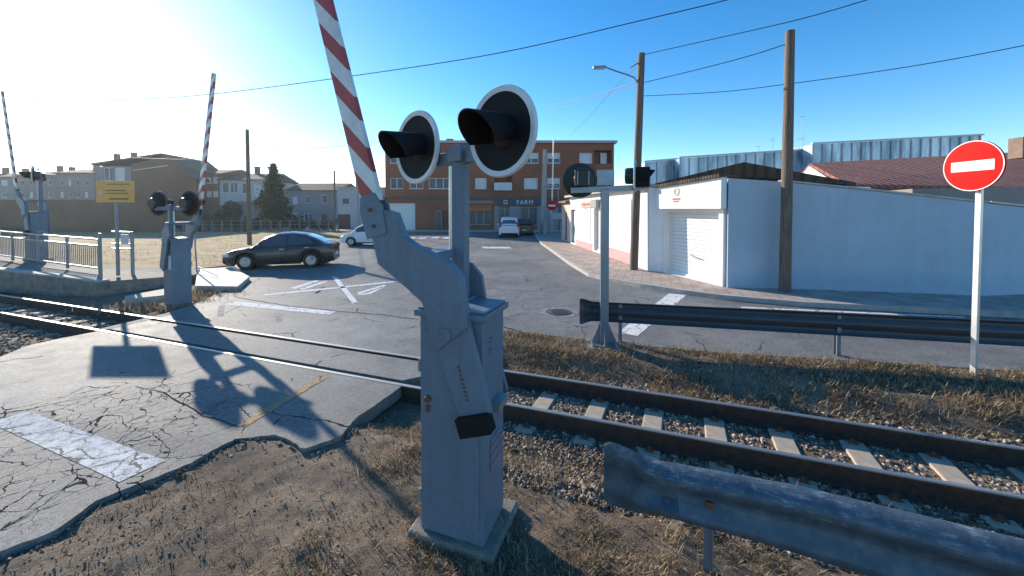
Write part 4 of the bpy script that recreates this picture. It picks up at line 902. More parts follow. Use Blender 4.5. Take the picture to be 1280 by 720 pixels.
# ------------------------------------------------------------------ guardrails
def wbeam(name, label, pts, h0, h1, posts, flare, mat='rail_zinc', side=1, dents=0):
    """corrugated W beam along ground points; h0/h1 bottom and top per point"""
    base = Vector((*pts[0].xy, 0)); t = thing(name, label, 'guardrail', base)
    prof = [(0, .0), (.075, .14), (.075, .28), (.0, .40), (.0, .60), (.075, .72), (.075, .86), (.02, .97), (-.035, 1.0), (-.05, .985)]
    Q = []; Hs = []
    for (a, b, l0, l1, t0, t1) in zip(pts[:-1], pts[1:], h0[:-1], h0[1:], h1[:-1], h1[1:]):
        k = max(2, int((b-a).length/.12))
        for i in range(k): u = i/k; Q.append(a+(b-a)*u); Hs.append((l0+(l1-l0)*u, t0+(t1-t0)*u))
    Q.append(pts[-1]); Hs.append((h0[-1], h1[-1]))
    m = MB(); np_ = len(prof); front, backv = [], []
    for i, p in enumerate(Q):
        d = (Q[min(i+1, len(Q)-1)]-Q[max(i-1, 0)]).normalized(); nn = Vector((-d.y, d.x, 0))*side
        for dep, hh in prof:
            z = Hs[i][0]+(Hs[i][1]-Hs[i][0])*hh
            dn = dents*(mnoise.noise(Vector((p.x*5, p.y*5, hh*2)))*.05 + (mnoise.noise(Vector((p.x*14, p.y*14, 2.0)))*.035 if hh > .85 else 0))
            v = p+nn*(dep+dn)+Zv*(z+(dn*.5 if hh > .8 else 0)); front.append(v); backv.append(v+nn*.006)
    nF = len(front); m.v = [tuple(v) for v in front+backv]
    for i in range(len(Q)-1):
        for j in range(np_-1):
            a = i*np_+j; m.f.append([a, a+1, a+np_+1, a+np_]); m.f.append([nF+a, nF+a+np_, nF+a+np_+1, nF+a+1]); m.m += [0, 0]
        for j in (0, np_-1): a = i*np_+j; m.f.append([a, a+np_, nF+a+np_, nF+a]); m.m.append(0)
    for i in (0, len(Q)-1):
        for j in range(np_-1): a = i*np_+j; m.f.append([a, a+1, nF+a+1, nF+a]); m.m.append(0)
    m.build('rail_beam', M[mat], t, smooth=60, off=base)
    if flare:
        p = pts[0]; d = (pts[0]-pts[1]).normalized(); nn = Vector((-d.y, d.x, 0)); f = MB(); V = []; L = flare; NU = 16
        if nn.dot(Vector((-(pts[1]-pts[0]).y, (pts[1]-pts[0]).x, 0))) < 0: nn = -nn
        for i in range(NU+1):
            u = i/NU; bl = u*u*(3-2*u); cz = (h0[0]+h1[0])/2; hh2 = (h1[0]-h0[0])*(1+.30*bl)
            ru = 0 if u < .9 else (u-.9)/.1
            hh2 *= 1-.14*ru*ru
            for dep, w in prof:
                V.append(p+d*(L*u)+nn*side*(dep*(1-.8*bl)-.07*bl*bl+.012*mnoise.noise(Vector((u*4, w*3, .5))))+Zv*(cz+hh2*(w-.5)))
        V2 = [v+nn*side*.006 for v in V]; nv = len(V); Fs = []; q_ = len(prof)
        for i in range(NU):
            for k in range(q_-1): a = i*q_+k; Fs += [(a, a+1, a+q_+1, a+q_), (nv+a, nv+a+q_, nv+a+q_+1, nv+a+1)]
            for k in (0, q_-1): a = i*q_+k; Fs.append((a, a+q_, nv+a+q_, nv+a))
        for k in range(q_-1): a = NU*q_+k; Fs.append((a, a+1, nv+a+1, nv+a))
        f.add(V+V2, Fs); f.build('flared_end', M[mat], t, smooth=50, off=base)
    for p, top in posts:
        g = MB(); d = (pts[-1]-pts[0]).normalized(); nn = Vector((-d.y, d.x, 0))*side; c = p+nn*.10
        for o, sz in ((0, (.006, .10)), (-.045, (.06, .006)), (.045, (.06, .006))):
            g.box(c+nn*(o)+Zv*(top/2-.15), (sz[0] if sz[0] > .01 else .006, sz[1] if sz[1] > .01 else .006, top+.3), math.atan2(d.y, d.x))
        po = g.build('post', M['galv'], t, off=base)
    return t
f0 = D(742, 388, 7.2); f1 = D(1280, 417, 5.98); f0.z = f1.z = 0; f2 = f1+(f1-f0)*.9
dg = (f1-f0)
wbeam('guardrail', 'dark steel guardrail along the side road, ending beside the signal post', [f0, f1, f2], [.395, .35, .33], [.775, .755, .74], [(f0+dg*.075, .72), (f0+dg*.62, .7), (f0+dg*1.25, .7)], .26, 'rail_zinc', 1)
def gpt(px, py, h, p0=None): return G(px, py, h)
ga0 = G(848, 584, .74); ga1 = G(1000, 612, .74); ga2 = G(1278, 679, .74)
for p in (ga0, ga1, ga2): p.z = 0
gd = (ga2-ga1).normalized(); ga3 = ga2+gd*3
def zinc_mat():
    m, n, l, p = newmat('weathered_zinc_beam'); v = ocoord(n)
    rot = n.new('ShaderNodeMapping'); rot.inputs['Rotation'].default_value = (0, 0, -math.atan2((ga2-ga1).y, (ga2-ga1).x)); l.new(v, rot.inputs['Vector'])
    st = n.new('ShaderNodeMapping'); st.inputs['Scale'].default_value = (1.2, 6, 16); l.new(rot.outputs[0], st.inputs['Vector'])
    a = nz(n, l, st.outputs[0], 6.0, 6, .8, .6); b = nz(n, l, v, 7, 6, .7); c = nz(n, l, v, 40, 4, .7)
    sz_ = n.new('ShaderNodeSeparateXYZ'); l.new(v, sz_.inputs[0]); zb_ = n.new('ShaderNodeMapRange'); zb_.inputs[1].default_value = .55; zb_.inputs[2].default_value = .74; zb_.inputs[4].default_value = .10; l.new(sz_.outputs[2], zb_.inputs[0])
    sc = mth(n, l, 'MULTIPLY', ramp(n, l, mth(n, l, 'ADD', a, zb_.outputs[0]), [(.60, 0.0), (.66, 1.0)]), ramp(n, l, b, [(.45, 0.0), (.6, 1.0)]))
    c0 = ramp(n, l, b, [(.3, (.045, .065, .085)), (.5, (.07, .10, .13)), (.7, (.115, .145, .165))])
    l.new(mix(n, l, mth(n, l, 'MULTIPLY', sc, .6), c0, (.36, .40, .43)), p.inputs['Base Color'])
    p.inputs['Roughness'].default_value = .5; p.inputs['Metallic'].default_value = .2
    bumpn(n, l, mth(n, l, 'ADD', mth(n, l, 'MULTIPLY', b, .8), mth(n, l, 'MULTIPLY', c, .25)), p, .35, .02); return m
M['zinc_blue'] = zinc_mat()
wbeam('guardrail', 'blue-grey dented guardrail in the right foreground with a rust spot at its post', [ga0, ga1, ga2, ga3], [.38, .33, .30, .30], [.74, .74, .74, .74], [], .50, 'zinc_blue', -1, .22)
nearrail = [o for o in COL.objects if o.name.startswith('guardrail')][-1]
NEARG = [o for o in COL.objects if o.get('category') == 'guardrail'][-1]
pp = onplane(888, 664, ga0, (ga1-ga0).cross(Zv).normalized()); pp.z = 0
for k in range(2):
    p = pp+gd*(k*2.0)+Vector((.035, .10, 0)); g = MB(); ang = math.atan2(gd.y, gd.x)
    g.box(p+Zv*.17, (.055, .006, .98), ang); g.box(p+Zv*.17+Vector((.029, -.012, 0)), (.006, .05, .98), ang); g.build('post', M['galv'], NEARG, off=NEARG.location)
bq = onplane(886, 631, ga0, (ga1-ga0).cross(Zv).normalized()); g = MB(); g.box(bq-Vector((0, .012, 0)), (.05, .014, .055), math.atan2(gd.y, gd.x)); g.build('rusty_bolt', M['rust'], NEARG, off=NEARG.location)

# ------------------------------------------------------------------ signs
nq = G(1211, 470, -.06); Yn = nq.y-.06
ns = thing('no_entry_sign', 'red and white no-entry sign on a leaning white post by the far guardrail', 'road sign', (nq.x, Yn, -.1))
Ln = ns.location; tp = D(1226, 190, Yn)-Ln
b = MB(); b.bar((0, 0, -.3), tp, .075, .04); b.build('post', M['aluminium'], ns, bevel=.004)
sc_ = D(1219, 207.5, Yn)-Ln; sa = Vector((-1, -.03, 0)).normalized(); sc_ += sa*.05
rd = 31.5/480*Yn
b = MB(); b.lathe([(0, 0), (rd*.97, 0), (rd, -.004), (rd, -.022), (rd*.97, -.024), (0, -.022)], sc_, sa, 48); pn = b.build('sign_plate', M['signred'], ns, smooth=40)
rt = MB(); rt.lathe([(rd*.955, .0015), (rd*.99, .0015)], sc_, sa, 48); rt.build('edge_line', M['signwhite'], pn)
ux = sa.cross(Zv).normalized()
uu = ux; vv = uu.cross(sa).normalized()
if vv.z < 0: vv = -vv
wb_ = MB(); c_ = sc_+sa*.003; hw, hh = rd*.70, rd*.20
wb_.prism([c_-uu*hw-vv*hh, c_+uu*hw-vv*hh, c_+uu*hw+vv*hh, c_-uu*hw+vv*hh], -sa*.002); wb_.build('white_bar', M['signwhite'], pn)
for z in (-.12, .12):
    q = MB(); q.box(sc_-sa*.05+Zv*z, (.04, .08, .03)); q.build('clamp', M['galv'], ns)

og = Vector((*D(145, 300, 12.35).xy, .36)); os_ = thing('orange_sign', 'orange rectangular information sign on a dark post at the end of the platform', 'sign', og)
b = MB(); b.box((0, .04, 1.42), (.075, .06, 2.84)); b.build('post', M['steel_grey'], os_)
c1, c2 = D(121, 253, 12.35)-og, D(167.5, 226, 12.35)-og
b = MB(); b.box(((c1.x+c2.x)/2, 0, (c1.z+c2.z)/2), (c2.x-c1.x, .025, c2.z-c1.z)); pn = b.build('sign_panel', M['orange_sign'], os_, bevel=.004)
cx, cz, ww, hh = (c1.x+c2.x)/2, (c1.z+c2.z)/2, c2.x-c1.x, c2.z-c1.z
for dz, a, bb_, th in ((.34, -.22, .40, .02), (.05, -.26, .28, .026), (-.08, -.26, .34, .026), (-.34, -.15, .35, .04)):
    tl = MB(); tl.box((cx+(a+bb_)/2*ww, -.0145, cz+dz*hh), ((bb_-a)*ww, .004, th)); tl.build('text_line', M['ink'], pn)
ic = MB(); ic.box((cx-.38*ww, -.0145, cz-.03*hh), (.13, .004, .10)); ic.build('pictogram', M['blind'], pn)

# railings
def railing(name, label, A, B, h, nposts, infill, side=None):
    t = thing(name, label, 'railing', A); L = t.location; d = (B-A)
    for k in range(nposts):
        p = A+d*(k/(nposts-1)); m = MB(); m.bar(p, p+Zv*h, .06); m.build('post', M['steel_grey'], t, off=L)
    for z, w in ((h, .07), (h*.80, .06), (.14, .05)):
        m = MB(); m.bar(A+Zv*z-d.normalized()*.03, B+Zv*z+d.normalized()*.03, w, .05); m.build('rail', M['steel_grey'], t, off=L)
    if infill:
        m = MB(); n = int(d.length/.13)
        for k in range(1, n): p = A+d*(k/n); m.bar(p+Zv*.14, p+Zv*(h*.8), .018)
        m.build('infill_bars', M['steel_grey'], t, off=L)
    return t
ra = Vector((*D(52, 324, 14.6).xy, .47)); rb_ = Vector((*D(125, 334, 12.9).xy, .37)); rc = Vector((*D(-40, 315, 16.8).xy, .55))
railing('railing', 'steel railing with vertical bars along the platform ramp left of the orange sign', rc, rb_, 1.12, 6, True)
rd0 = Vector((*D(126, 350, 11.7).xy, .36)); 
g = MB(); g.bar(rd0, rd0+Zv*1.42, .06); single(g, 'end_post', M['steel_grey'], 'slim grey post on the platform corner at the end of the railing', 'post', rd0)
p1, p2 = Vector((*D(141, 337, 13.1).xy, .33)), Vector((*D(166, 338, 13.1).xy, .30))
gt_ = thing('pedestrian_gate', 'low railed pedestrian gate with a leaning stay right of the orange sign post', 'gate', p2); Lp = gt_.location
g = MB(); g.bar(p2, p2+Zv*1.45, .07); g.build('post', M['steel_grey'], gt_, off=Lp)
g = MB(); g.bar(p2+Zv*1.35, p2+Vector((.28, -.25, -.02)), .04); g.build('stay', M['steel_grey'], gt_, off=Lp)
for z in (1.42, 1.02, .85):
    g = MB(); g.bar(p2+Zv*z, p1+Zv*z, .045); g.build('rail', M['aluminium'], gt_, off=Lp)
g = MB(); g.box(p2+Vector((-.25, 0, 1.2)), (.26, .02, .3)); g.build('notice', M['blind'], gt_, off=Lp)
for px, Yp, lab in ((245, 14.2, 'thin metal stake leaning beside the barrier cabinet across the track'),):
    b0 = D(246, 330, Yp); b0.z = .1; m = MB(); m.tube([b0, D(243, 290, Yp)], .025, 8); m.tube([b0+Zv*.3, D(272, 345, 13.2)], .018, 6); single(m, 'stake', M['steel_grey'], lab, 'stake', b0)
# small no-entry sign and posts at the far corner
fq = D(690, 257, 37); fs = thing('no_entry_sign', 'small distant no-entry sign on a thin pole at the far end of the pavement', 'road sign', (fq.x, 37, .12)); Lf = fs.location
b = MB(); b.cyl((fq.x, 37.06, .12), (fq.x, 37.06, 3.6), .045, n=8); b.build('pole', M['galv'], fs, off=Lf)
b = MB(); b.lathe([(0, 0), (.48, 0), (.48, -.03), (0, -.03)], (fq.x, 37, fq.z), (0, -1, 0), 28); pn = b.build('sign_plate', M['signred'], fs, off=Lf)
b = MB(); b.box((fq.x, 36.995, fq.z), (.68, .006, .17)); b.build('white_bar', M['signwhite'], pn, off=Lf)
b = MB(); b.box((fq.x+.55, 37.5, D(700, 270, 37.5).z), (1.2, .05, .6)); b.box((fq.x+.2, 37.5, .7), (.05, .05, 1.3)); b.box((fq.x+.9, 37.5, .7), (.05, .05, 1.3)); single(b, 'notice_board', M['pale_render'], 'pale notice board on two legs beyond the small no-entry sign', 'notice board', Vector((fq.x+.55, 37.5, .1)))

# ------------------------------------------------------------------ poles
def pole(name, label, pb, ptop, Y, r0, r1, mat, zb=0, extra=None, n=14):
    a = D(pb[0], pb[1], Y); a.z = zb; b = D(ptop[0], ptop[1], Y); t = thing(name, label, 'utility pole', a)
    m = MB(); m.tube([a-Zv*.1, a+(b-a)*.5, b], [r0, (r0+r1)/2, r1], n); m.build('pole_shaft', M[mat], t, smooth=40, off=a)
    return t, a, b
pA, aA, bA = pole('utility_pole', 'dark wooden utility pole carrying the street lamp beside the shop row', (792, 338), (802, 67), 15.15, .165, .13, 'wood_pole', .1)
La = pA.location; YA = 15.15
# lamp arm
j = D(797, 104, YA); e = D(757, 84, YA-.3); pth = [j, D(793, 97, YA), D(783, 93, YA-.1), D(770, 89, YA-.2), e]
m = MB(); m.tube(pth, .03, 8); m.build('lamp_arm', M['galv'], pA, smooth=40, off=La)
m = MB(); f_ = D(741, 84, YA-.35); m.prism([e+Vector((0, -.1, .05)), e+Vector((0, .1, .05)), f_+Vector((0, .07, .03)), f_+Vector((0, -.07, .03))], (0, 0, -.1)); lh = m.build('lamp_head', M['galv'], pA, bevel=.02, off=La)
m = MB(); mid = (e+f_)/2; m.box(mid+Zv*-.065, (.42, .12, .03)); m.build('lamp_lens', M['clearlens'], lh, off=La)
m = MB(); m.bar(D(797, 79, YA), D(788, 85, YA-.1), .05); m.build('insulator_bracket', M['steel_grey'], pA, off=La)
pB, aB, bB = pole('utility_pole', 'pale weathered wooden pole standing in front of the white wall', (981, 361.5), (987.5, 39), 11.1, .155, .12, 'wood_pole', .1)
pC, aC, bC = pole('utility_pole', 'slim dark pole in the dry field behind the dark sedan', (312, 306), (309, 162), 27.5, .15, .11, 'wood_pole', 0)
pD, aD, bD = pole('utility_pole', 'thin pole in front of the grey house', (418.5, 288), (418, 213), 43, .11, .09, 'wood_pole', 0)
pE, aE, bE = pole('utility_pole', 'bluish metal pole left of the brick apartment block, beside the boom', (447, 289), (446, 210), 43.5, .16, .14, 'galv', 0)
pF, aF, bF = pole('utility_pole', 'square pale concrete pole in front of the brick apartment block', (679, 293), (681, 187), 38.5, .30, .2, 'concrete', 0, n=4)
pG, aG, bG = pole('utility_pole', 'tall thin metal mast just right of the concrete pole', (689, 291), (692, 172), 39.5, .09, .06, 'aluminium', 0)
m = MB(); m.bar(D(676, 232, 38.2), D(697, 232, 38.2), .08); m.bar(D(697, 232, 38.2), D(698, 252, 38.2), .06); m.build('bracket', M['galv'], pF, off=aF)

def wire(label, pxs, Y0, Y1, r=.014, doubled=0):
    A = D(pxs[0][0], pxs[0][1], Y0); B = D(pxs[-1][0], pxs[-1][1], Y1); h = Vector((B.x-A.x, B.y-A.y, 0)); Nn = h.cross(Zv).normalized()
    P = [onplane(x, y, A, Nn) for x, y in pxs]
    # smooth through the points
    Q = []
    for i in range(len(P)-1):
        p0, p1, p2, p3 = P[max(i-1, 0)], P[i], P[i+1], P[min(i+2, len(P)-1)]
        for k in range(8):
            u = k/8; Q.append(.5*((2*p1)+(p2-p0)*u+(2*p0-5*p1+4*p2-p3)*u*u+(3*p1-p0-3*p2+p3)*u**3))
    Q.append(P[-1]); m = MB(); m.tube(Q, r, 5); single(m, 'overhead_wire', M['rubber'], label, 'wire', P[0])
wire('long sagging overhead wire crossing the sky behind the near striped boom', [(-80, 119), (10, 125), (165, 124), (270, 117), (440, 95), (620, 67), (800, 26), (920, -3), (990, -25)], 26, 11, .016)
wire('wire rising from the top of the lamp pole to the upper edge', [(806, 68), (900, 47), (1000, 24), (1090, -2), (1180, -30)], 15.15, 9, .014)
wire('wire between the lamp pole and the top of the pale pole', [(806, 103), (880, 85), (940, 69), (983, 55)], 15.15, 11.1, .014)
wire('wire from the lamp pole to the brick block, upper one of a pair', [(798, 101), (760, 114), (715, 126), (672, 135)], 15.15, 44, .016)
wire('wire from the lamp pole to the brick block, lower one of a pair', [(798, 106), (760, 119), (715, 131), (674, 142)], 15.15, 44, .013)
wire('steep service wire dropping from the lamp pole down to the left', [(798, 82), (770, 108), (740, 142), (712, 170)], 15.15, 44.5, .013)
wire('long wire from the lamp pole running past the pale pole to the right edge', [(804, 120), (900, 115), (985, 105), (1080, 92), (1180, 76), (1290, 55)], 15.15, 9.5, .012)
wire('pair of field pole wires running right behind the striped boom', [(310, 182), (360, 185), (410, 184), (475, 177)], 27.5, 40, .014)
wire('wire drooping right from the field pole towards the grey house', [(310, 183), (340, 205), (365, 218), (395, 226)], 27.5, 46, .016)
wire('lower wire drooping right from the field pole behind the conifer', [(311, 196), (345, 215), (370, 226)], 27.5, 46, .016)
wire('wire from the field pole leftwards behind the barrier boom', [(308, 186), (270, 194), (225, 199), (150, 196)], 27.5, 40, .014)
wire('short wire between the thin pole and the bluish metal pole', [(418, 226), (432, 221), (446, 216)], 43, 43.5, .02)
# aerials
def aerial(px, pyb, pyt, Y, label, arms):
    b0 = D(px, pyb, Y); t = thing('aerial', label, 'aerial', b0, 0, 'rooftop aerials'); m = MB(); tp = D(px, pyt, Y); m.cyl(b0, tp, .025, n=6); m.build('mast', M['galv'], t, off=b0)
    for k, (l, dz) in enumerate(arms): m = MB(); m.bar(tp+Vector((-l, 0, dz)), tp+Vector((l*.7, 0, dz+.03)), .035); m.build('element', M['galv'], t, off=b0)
aerial(966, 190, 174, 47.2, 'small aerial on the skyline left of the pale pole', [(.5, 0), (.3, -.25)])
aerial(1003, 186, 146, 45.5, 'tallest rooftop aerial, right of the pale pole', [(.45, 0), (.6, -2.6)])
aerial(948, 192, 183, 47.2, 'short stub aerial left of the others on the glass building', [(.4, 0)])

# ================================================================== VEHICLES
def lerp_profile(pts, x):
    for (x0, z0), (x1, z1) in zip(pts[:-1], pts[1:]):
        if x0 <= x <= x1: t = (x-x0)/(x1-x0); t = t*t*(3-2*t)*.35+t*.65; return z0+(z1-z0)*t
    return pts[0][1] if x < pts[0][0] else pts[-1][1]
def car(name, label, cat, loc, heading, L, Wd, belt, roof, wheels, wr, paint, cabx, glasses, ground=.2, tail=None, rear_glass=None, boot_h=None):
    """x forward. belt: body top profile, roof: roof line profile (over cabx range)"""
    t = thing(name, label, cat, loc, heading); hw = Wd/2
    xsn = list(np.linspace(-L/2, L/2, 73)); b = MB(); rings = []
    for x in xsn:
        e = abs(x)/(L/2); pl_ = 1-.16*max(0, (e-.72)/.28)**2.2
        zb = ground+ (.10*max(0, (e-.86)/.14)**1.5)
        for wx in wheels:
            dx = x-wx; ra = wr+.055
            if abs(dx) < ra: zb = max(zb, wr+math.sqrt(ra*ra-dx*dx)-.01)
        zt = lerp_profile(belt, x); w = hw*pl_; zm = zb+(zt-zb)*.5
        rings.append([(x, 0, zb+.04), (x, w*.72, zb+.04), (x, w*.955, zb), (x, w*.985, zb+(zt-zb)*.16), (x, w, zm), (x, w*.985, zb+(zt-zb)*.8), (x, w*.93, zt-.012), (x, w*.80, zt+.012), (x, 0, zt+.035)])
    full = [r+[(x, -y, z) for x, y, z in reversed(r[1:-1])] for r in rings]; nr = len(full[0])
    for r in full: b.v += r
    for i in range(len(full)-1):
        for k in range(nr): b.f.append([i*nr+k, i*nr+(k+1) % nr, (i+1)*nr+(k+1) % nr, (i+1)*nr+k]); b.m.append(0)
    b.f.append(list(range(nr))); b.f.append([(len(full)-1)*nr+k for k in reversed(range(nr))]); b.m += [0, 0]
    body = b.build('body', M[paint], t, smooth=45)
    # cabin shell
    cx = list(np.linspace(cabx[0], cabx[1], 33)); g = MB(); R2 = []
    def half(x, u):                     # u=0 belt .. 1 roof edge
        zb, zr = lerp_profile(belt, x), lerp_profile(roof, x); tt = min(1, max(.0, (zr-zb)/.45)); top = hw*(.93-.19*tt)
        return (hw*.925+(top-hw*.925)*u, zb-.01+(zr-.035-zb)*u)
    for x in cx:
        y0, z0 = half(x, 0); y1, z1 = half(x, 1); zr = lerp_profile(roof, x)
        R2.append([(x, y0, z0), (x, y1+(y0-y1)*.5, z0+(z1-z0)*.52), (x, y1, z1), (x, y1*.82, zr), (x, 0, zr+.02), (x, -y1*.82, zr), (x, -y1, z1), (x, -y1-(y0-y1)*.5, z0+(z1-z0)*.52), (x, -y0, z0)])
    n9 = 9
    for r in R2: g.v += r
    for i in range(len(R2)-1):
        for k in range(n9-1): g.f.append([i*n9+k, i*n9+k+1, (i+1)*n9+k+1, (i+1)*n9+k]); g.m.append(0)
    g.build('cabin', M[paint], t, smooth=40)
    for (xa, xb) in glasses:
        for sg in (-1, 1):
            q = MB(); xsg = np.linspace(xa, xb, 9); lo, hi = [], []
            for x in xsg:
                zb, zr = lerp_profile(belt, x), lerp_profile(roof, x); hgt = zr-.035-zb; 
                u0 = .10; u1 = max(.14, 1-.055/max(hgt, .06)); y0, z0 = half(x, u0); y1, z1 = half(x, u1); lo.append((x, sg*(y0+.007), z0)); hi.append((x, sg*(y1+.007), z1))
            q.add(lo+hi, [[i, i+1, 10+i, 9+i] for i in range(8)]); q.build('side_window', M['carglass'], t)
    def endglass(xb, xt, nm):
        q = MB(); V = []; so = 1 if xt < xb else -1
        for i in range(5):
            u = i/4; x = xb+(xt-xb)*(.06+.86*u); zr = lerp_profile(roof, x); y1 = half(x, 1)[0]*.80
            V += [(x+so*.004, -y1, zr+.009), (x+so*.004, 0, zr+.029), (x+so*.004, y1, zr+.009)]
        q.add(V, [[i*3+k, i*3+k+1, i*3+k+4, i*3+k+3] for i in range(4) for k in (0, 1)]); q.build(nm, M['carglass'], t, smooth=60)
    endglass(cabx[1], glasses[0][1]+.0 if False else rear_glass[1], 'windscreen'); endglass(cabx[0], rear_glass[0], 'rear_window')
    for wx in wheels:
        for sg in (-1, 1):
            y = sg*(hw-.115); w = MB(); w.lathe([(wr*.62, -.10), (wr*.93, -.10), (wr, -.07), (wr, .07), (wr*.93, .10), (wr*.64, .10), (wr*.6, .085)], (wx, y, wr), (0, sg, 0), 28); wo = w.build('wheel', M['tyre'], t, smooth=40)
            rm = MB(); rm.lathe([(0, .07), (wr*.16, .075), (wr*.2, .05), (wr*.6, .055), (wr*.64, .092), (wr*.58, .095)], (wx, y, wr), (0, sg, 0), 28)
            for k in range(7):
                a = k*2*math.pi/7; rm.bar((wx+math.cos(a)*wr*.14, y+sg*.078, wr+math.sin(a)*wr*.14), (wx+math.cos(a)*wr*.6, y+sg*.085, wr+math.sin(a)*wr*.6), .05, .02)
            rm.build('rim', M['rim'], wo)
            ar = MB(); ar.cyl((wx, sg*(hw-.30), wr), (wx, sg*(hw-.235), wr), wr+.05, n=24); ar.build('wheel_arch', M['blackmatte'], t)
    zf = lerp_profile(belt, L/2-.12); zr_ = lerp_profile(belt, -L/2+.05)
    for sg in (-1, 1):
        h = MB(); h.box((L/2-.16, sg*(hw*.80), zf-.09), (.30, .22, .13), sg*R(-24)); h.build('headlight', M['clearlens'], t, bevel=.03)
        tz = tail if tail else zr_-.12
        h = MB(); h.box((-L/2+.10, sg*(hw*.80), tz), (.2, .22, .16 if tail is None else .55), sg*R(16)); h.build('tail_light', M['redlens'], t, bevel=.03)
        mr = MB(); xm = glasses[0][1]-.12; y0, z0 = half(xm, .1); mr.box((xm, sg*(y0+.12), z0+.06), (.12, .2, .13)); mr.build('wing_mirror', M[paint], t, bevel=.03)
        for gx_ in glasses[:2]:
            xh = gx_[0]+.18; zh = lerp_profile(belt, xh)-.12; dh = MB(); dh.box((xh, sg*(hw*.992), zh), (.17, .03, .028)); dh.build('door_handle', M['rim'], t)
        sl2 = MB(); sl2.box((0, sg*hw*.97, ground+.045), (abs(wheels[1]-wheels[0])-2*wr-.16, .03, .07)); sl2.build('sill_trim', M['blackmatte'], t)
        for xg in [glasses[0][0]-.03]+([glasses[1][0]-.02] if len(glasses) > 1 else [])+[glasses[0][1]+.02]:
            gl = MB(); gl.box((xg, sg*(hw*.994), (lerp_profile(belt, xg)+ground)/2+.05), (.012, .012, (lerp_profile(belt, xg)-ground)*.72))
            gl.build('door_seam', M['blackmatte'], t)
    bp = MB(); bp.box((L/2-.02, 0, ground+.20), (.06, Wd*.62, .14)); bp.build('front_grille', M['blackmatte'], t, bevel=.02)
    npb = MB(); npb.box((-L/2-.008, 0, .55 if tail is None else .62), (.012, .5, .11)); npb.build('number_plate', M['signwhite'], t)
    rb2 = MB(); rb2.box((-L/2+.03, 0, ground+.14), (.10, Wd*.8, .16)); rb2.build('rear_bumper', M[paint if tail is None else 'blackmatte'], t, bevel=.03)
    un = MB(); un.box((0, 0, ground+.12), (L*.86, Wd*.66, .16)); un.build('underbody', M['blackmatte'], t)
    return t
sb = [(-2.1, .95), (-1.98, 1.02), (-1.5, 1.03), (-.6, .97), (.6, .92), (1.15, .90), (1.7, .82), (1.98, .70), (2.1, .58)]
sr = [(-1.78, 1.04), (-1.35, 1.27), (-.9, 1.44), (-.35, 1.51), (.1, 1.49), (.5, 1.36), (1.12, .915)]
def place(px, py, dx=0, dy=0): p = G(px, py); return (p.x+dx, p.y+dy, 0)
wa, wb2 = G(306, 337.5), G(391, 334.5); mid = (wa+wb2)/2; hd = (wa-wb2).normalized(); hn = Vector((-hd.y, hd.x, 0)); hn = hn if hn.y > 0 else -hn
car('sedan', 'dark four-door sedan crossing the road beside the dry field', 'car', tuple(mid+hn*.8), math.atan2(hd.y, hd.x), 4.2, 1.75, sb, sr, (1.25, -1.22), .325, 'carblack', (-1.78, 1.12), ((-.28, .82), (-1.25, -.34)), .19, None, (-.95, .36))
hb_ = [(-2.0, .98), (-1.9, 1.0), (-.6, .98), (.6, .95), (1.1, .93), (1.6, .82), (1.9, .66), (2.0, .52)]
hr_ = [(-1.98, 1.05), (-1.75, 1.42), (-1.2, 1.56), (-.3, 1.60), (.3, 1.55), (.7, 1.40), (1.3, .945)]
car('hatchback', 'white hatchback half hidden behind the arm of the near barrier cabinet', 'car', place(424, 308, 2.0, .85), math.pi, 4.0, 1.75, hb_, hr_, (1.22, -1.25), .31, 'carwhite', (-1.97, 1.3), ((-.2, 1.0), (-1.6, -.26)), .2, None, (-1.6, .55))
vb_ = [(-2.1, 1.04), (-1.0, 1.05), (.6, 1.02), (1.2, 1.0), (1.75, .92), (2.05, .74), (2.12, .55)]
vr_ = [(-2.08, 1.10), (-2.0, 1.55), (-1.85, 1.77), (-1.0, 1.83), (.1, 1.80), (.55, 1.66), (1.3, 1.02)]
car('van', 'small white people-carrier van seen from behind near the end of the road', 'van', place(635.5, 297.5, 0, 2.1), R(92), 4.2, 1.88, vb_, vr_, (1.3, -1.3), .32, 'carwhite', (-2.09, 1.3), ((-.1, 1.0), (-1.8, -.16)), .22, 1.15, (-1.98, .5))
car('parked_car', 'dark parked car half hidden to the right of the white van', 'car', (D(655.5, 280, 38.5).x, 38.6, 0), R(88), 4.2, 1.75, hb_, hr_, (1.22, -1.25), .31, 'carblack', (-1.97, 1.3), ((-.2, 1.0), (-1.6, -.26)), .2, None, (-1.6, .55))

# ------------------------------------------------------------------ manhole
mh = G(699, 390.5); mb = MB(); mb.lathe([(0, .008), (.30, .008), (.31, .004)], (mh.x, mh.y, 0), Zv, 36); t = thing('manhole_cover', 'round iron manhole cover set in the asphalt left of the far guardrail', 'manhole', mh)
M['iron'] = simple('cast_iron', (.07, .065, .06), .6, .3, 12, metal=.3, bump=.5)
mb.build('lid', M['iron'], t, smooth=30, off=mh); mb = MB(); mb.lathe([(.33, .006), (.46, .006), (.47, .004)], (mh.x, mh.y, 0), Zv, 36); mb.build('concrete_ring', M['markfade'], t, off=mh)
rg = MB()
for k in range(6): rg.box((mh.x, mh.y-.22+.088*k, .0105), (.40-.04*abs(k-2.5), .02, .005))
rg.build('lid_ribs', M['iron'], t, off=mh)

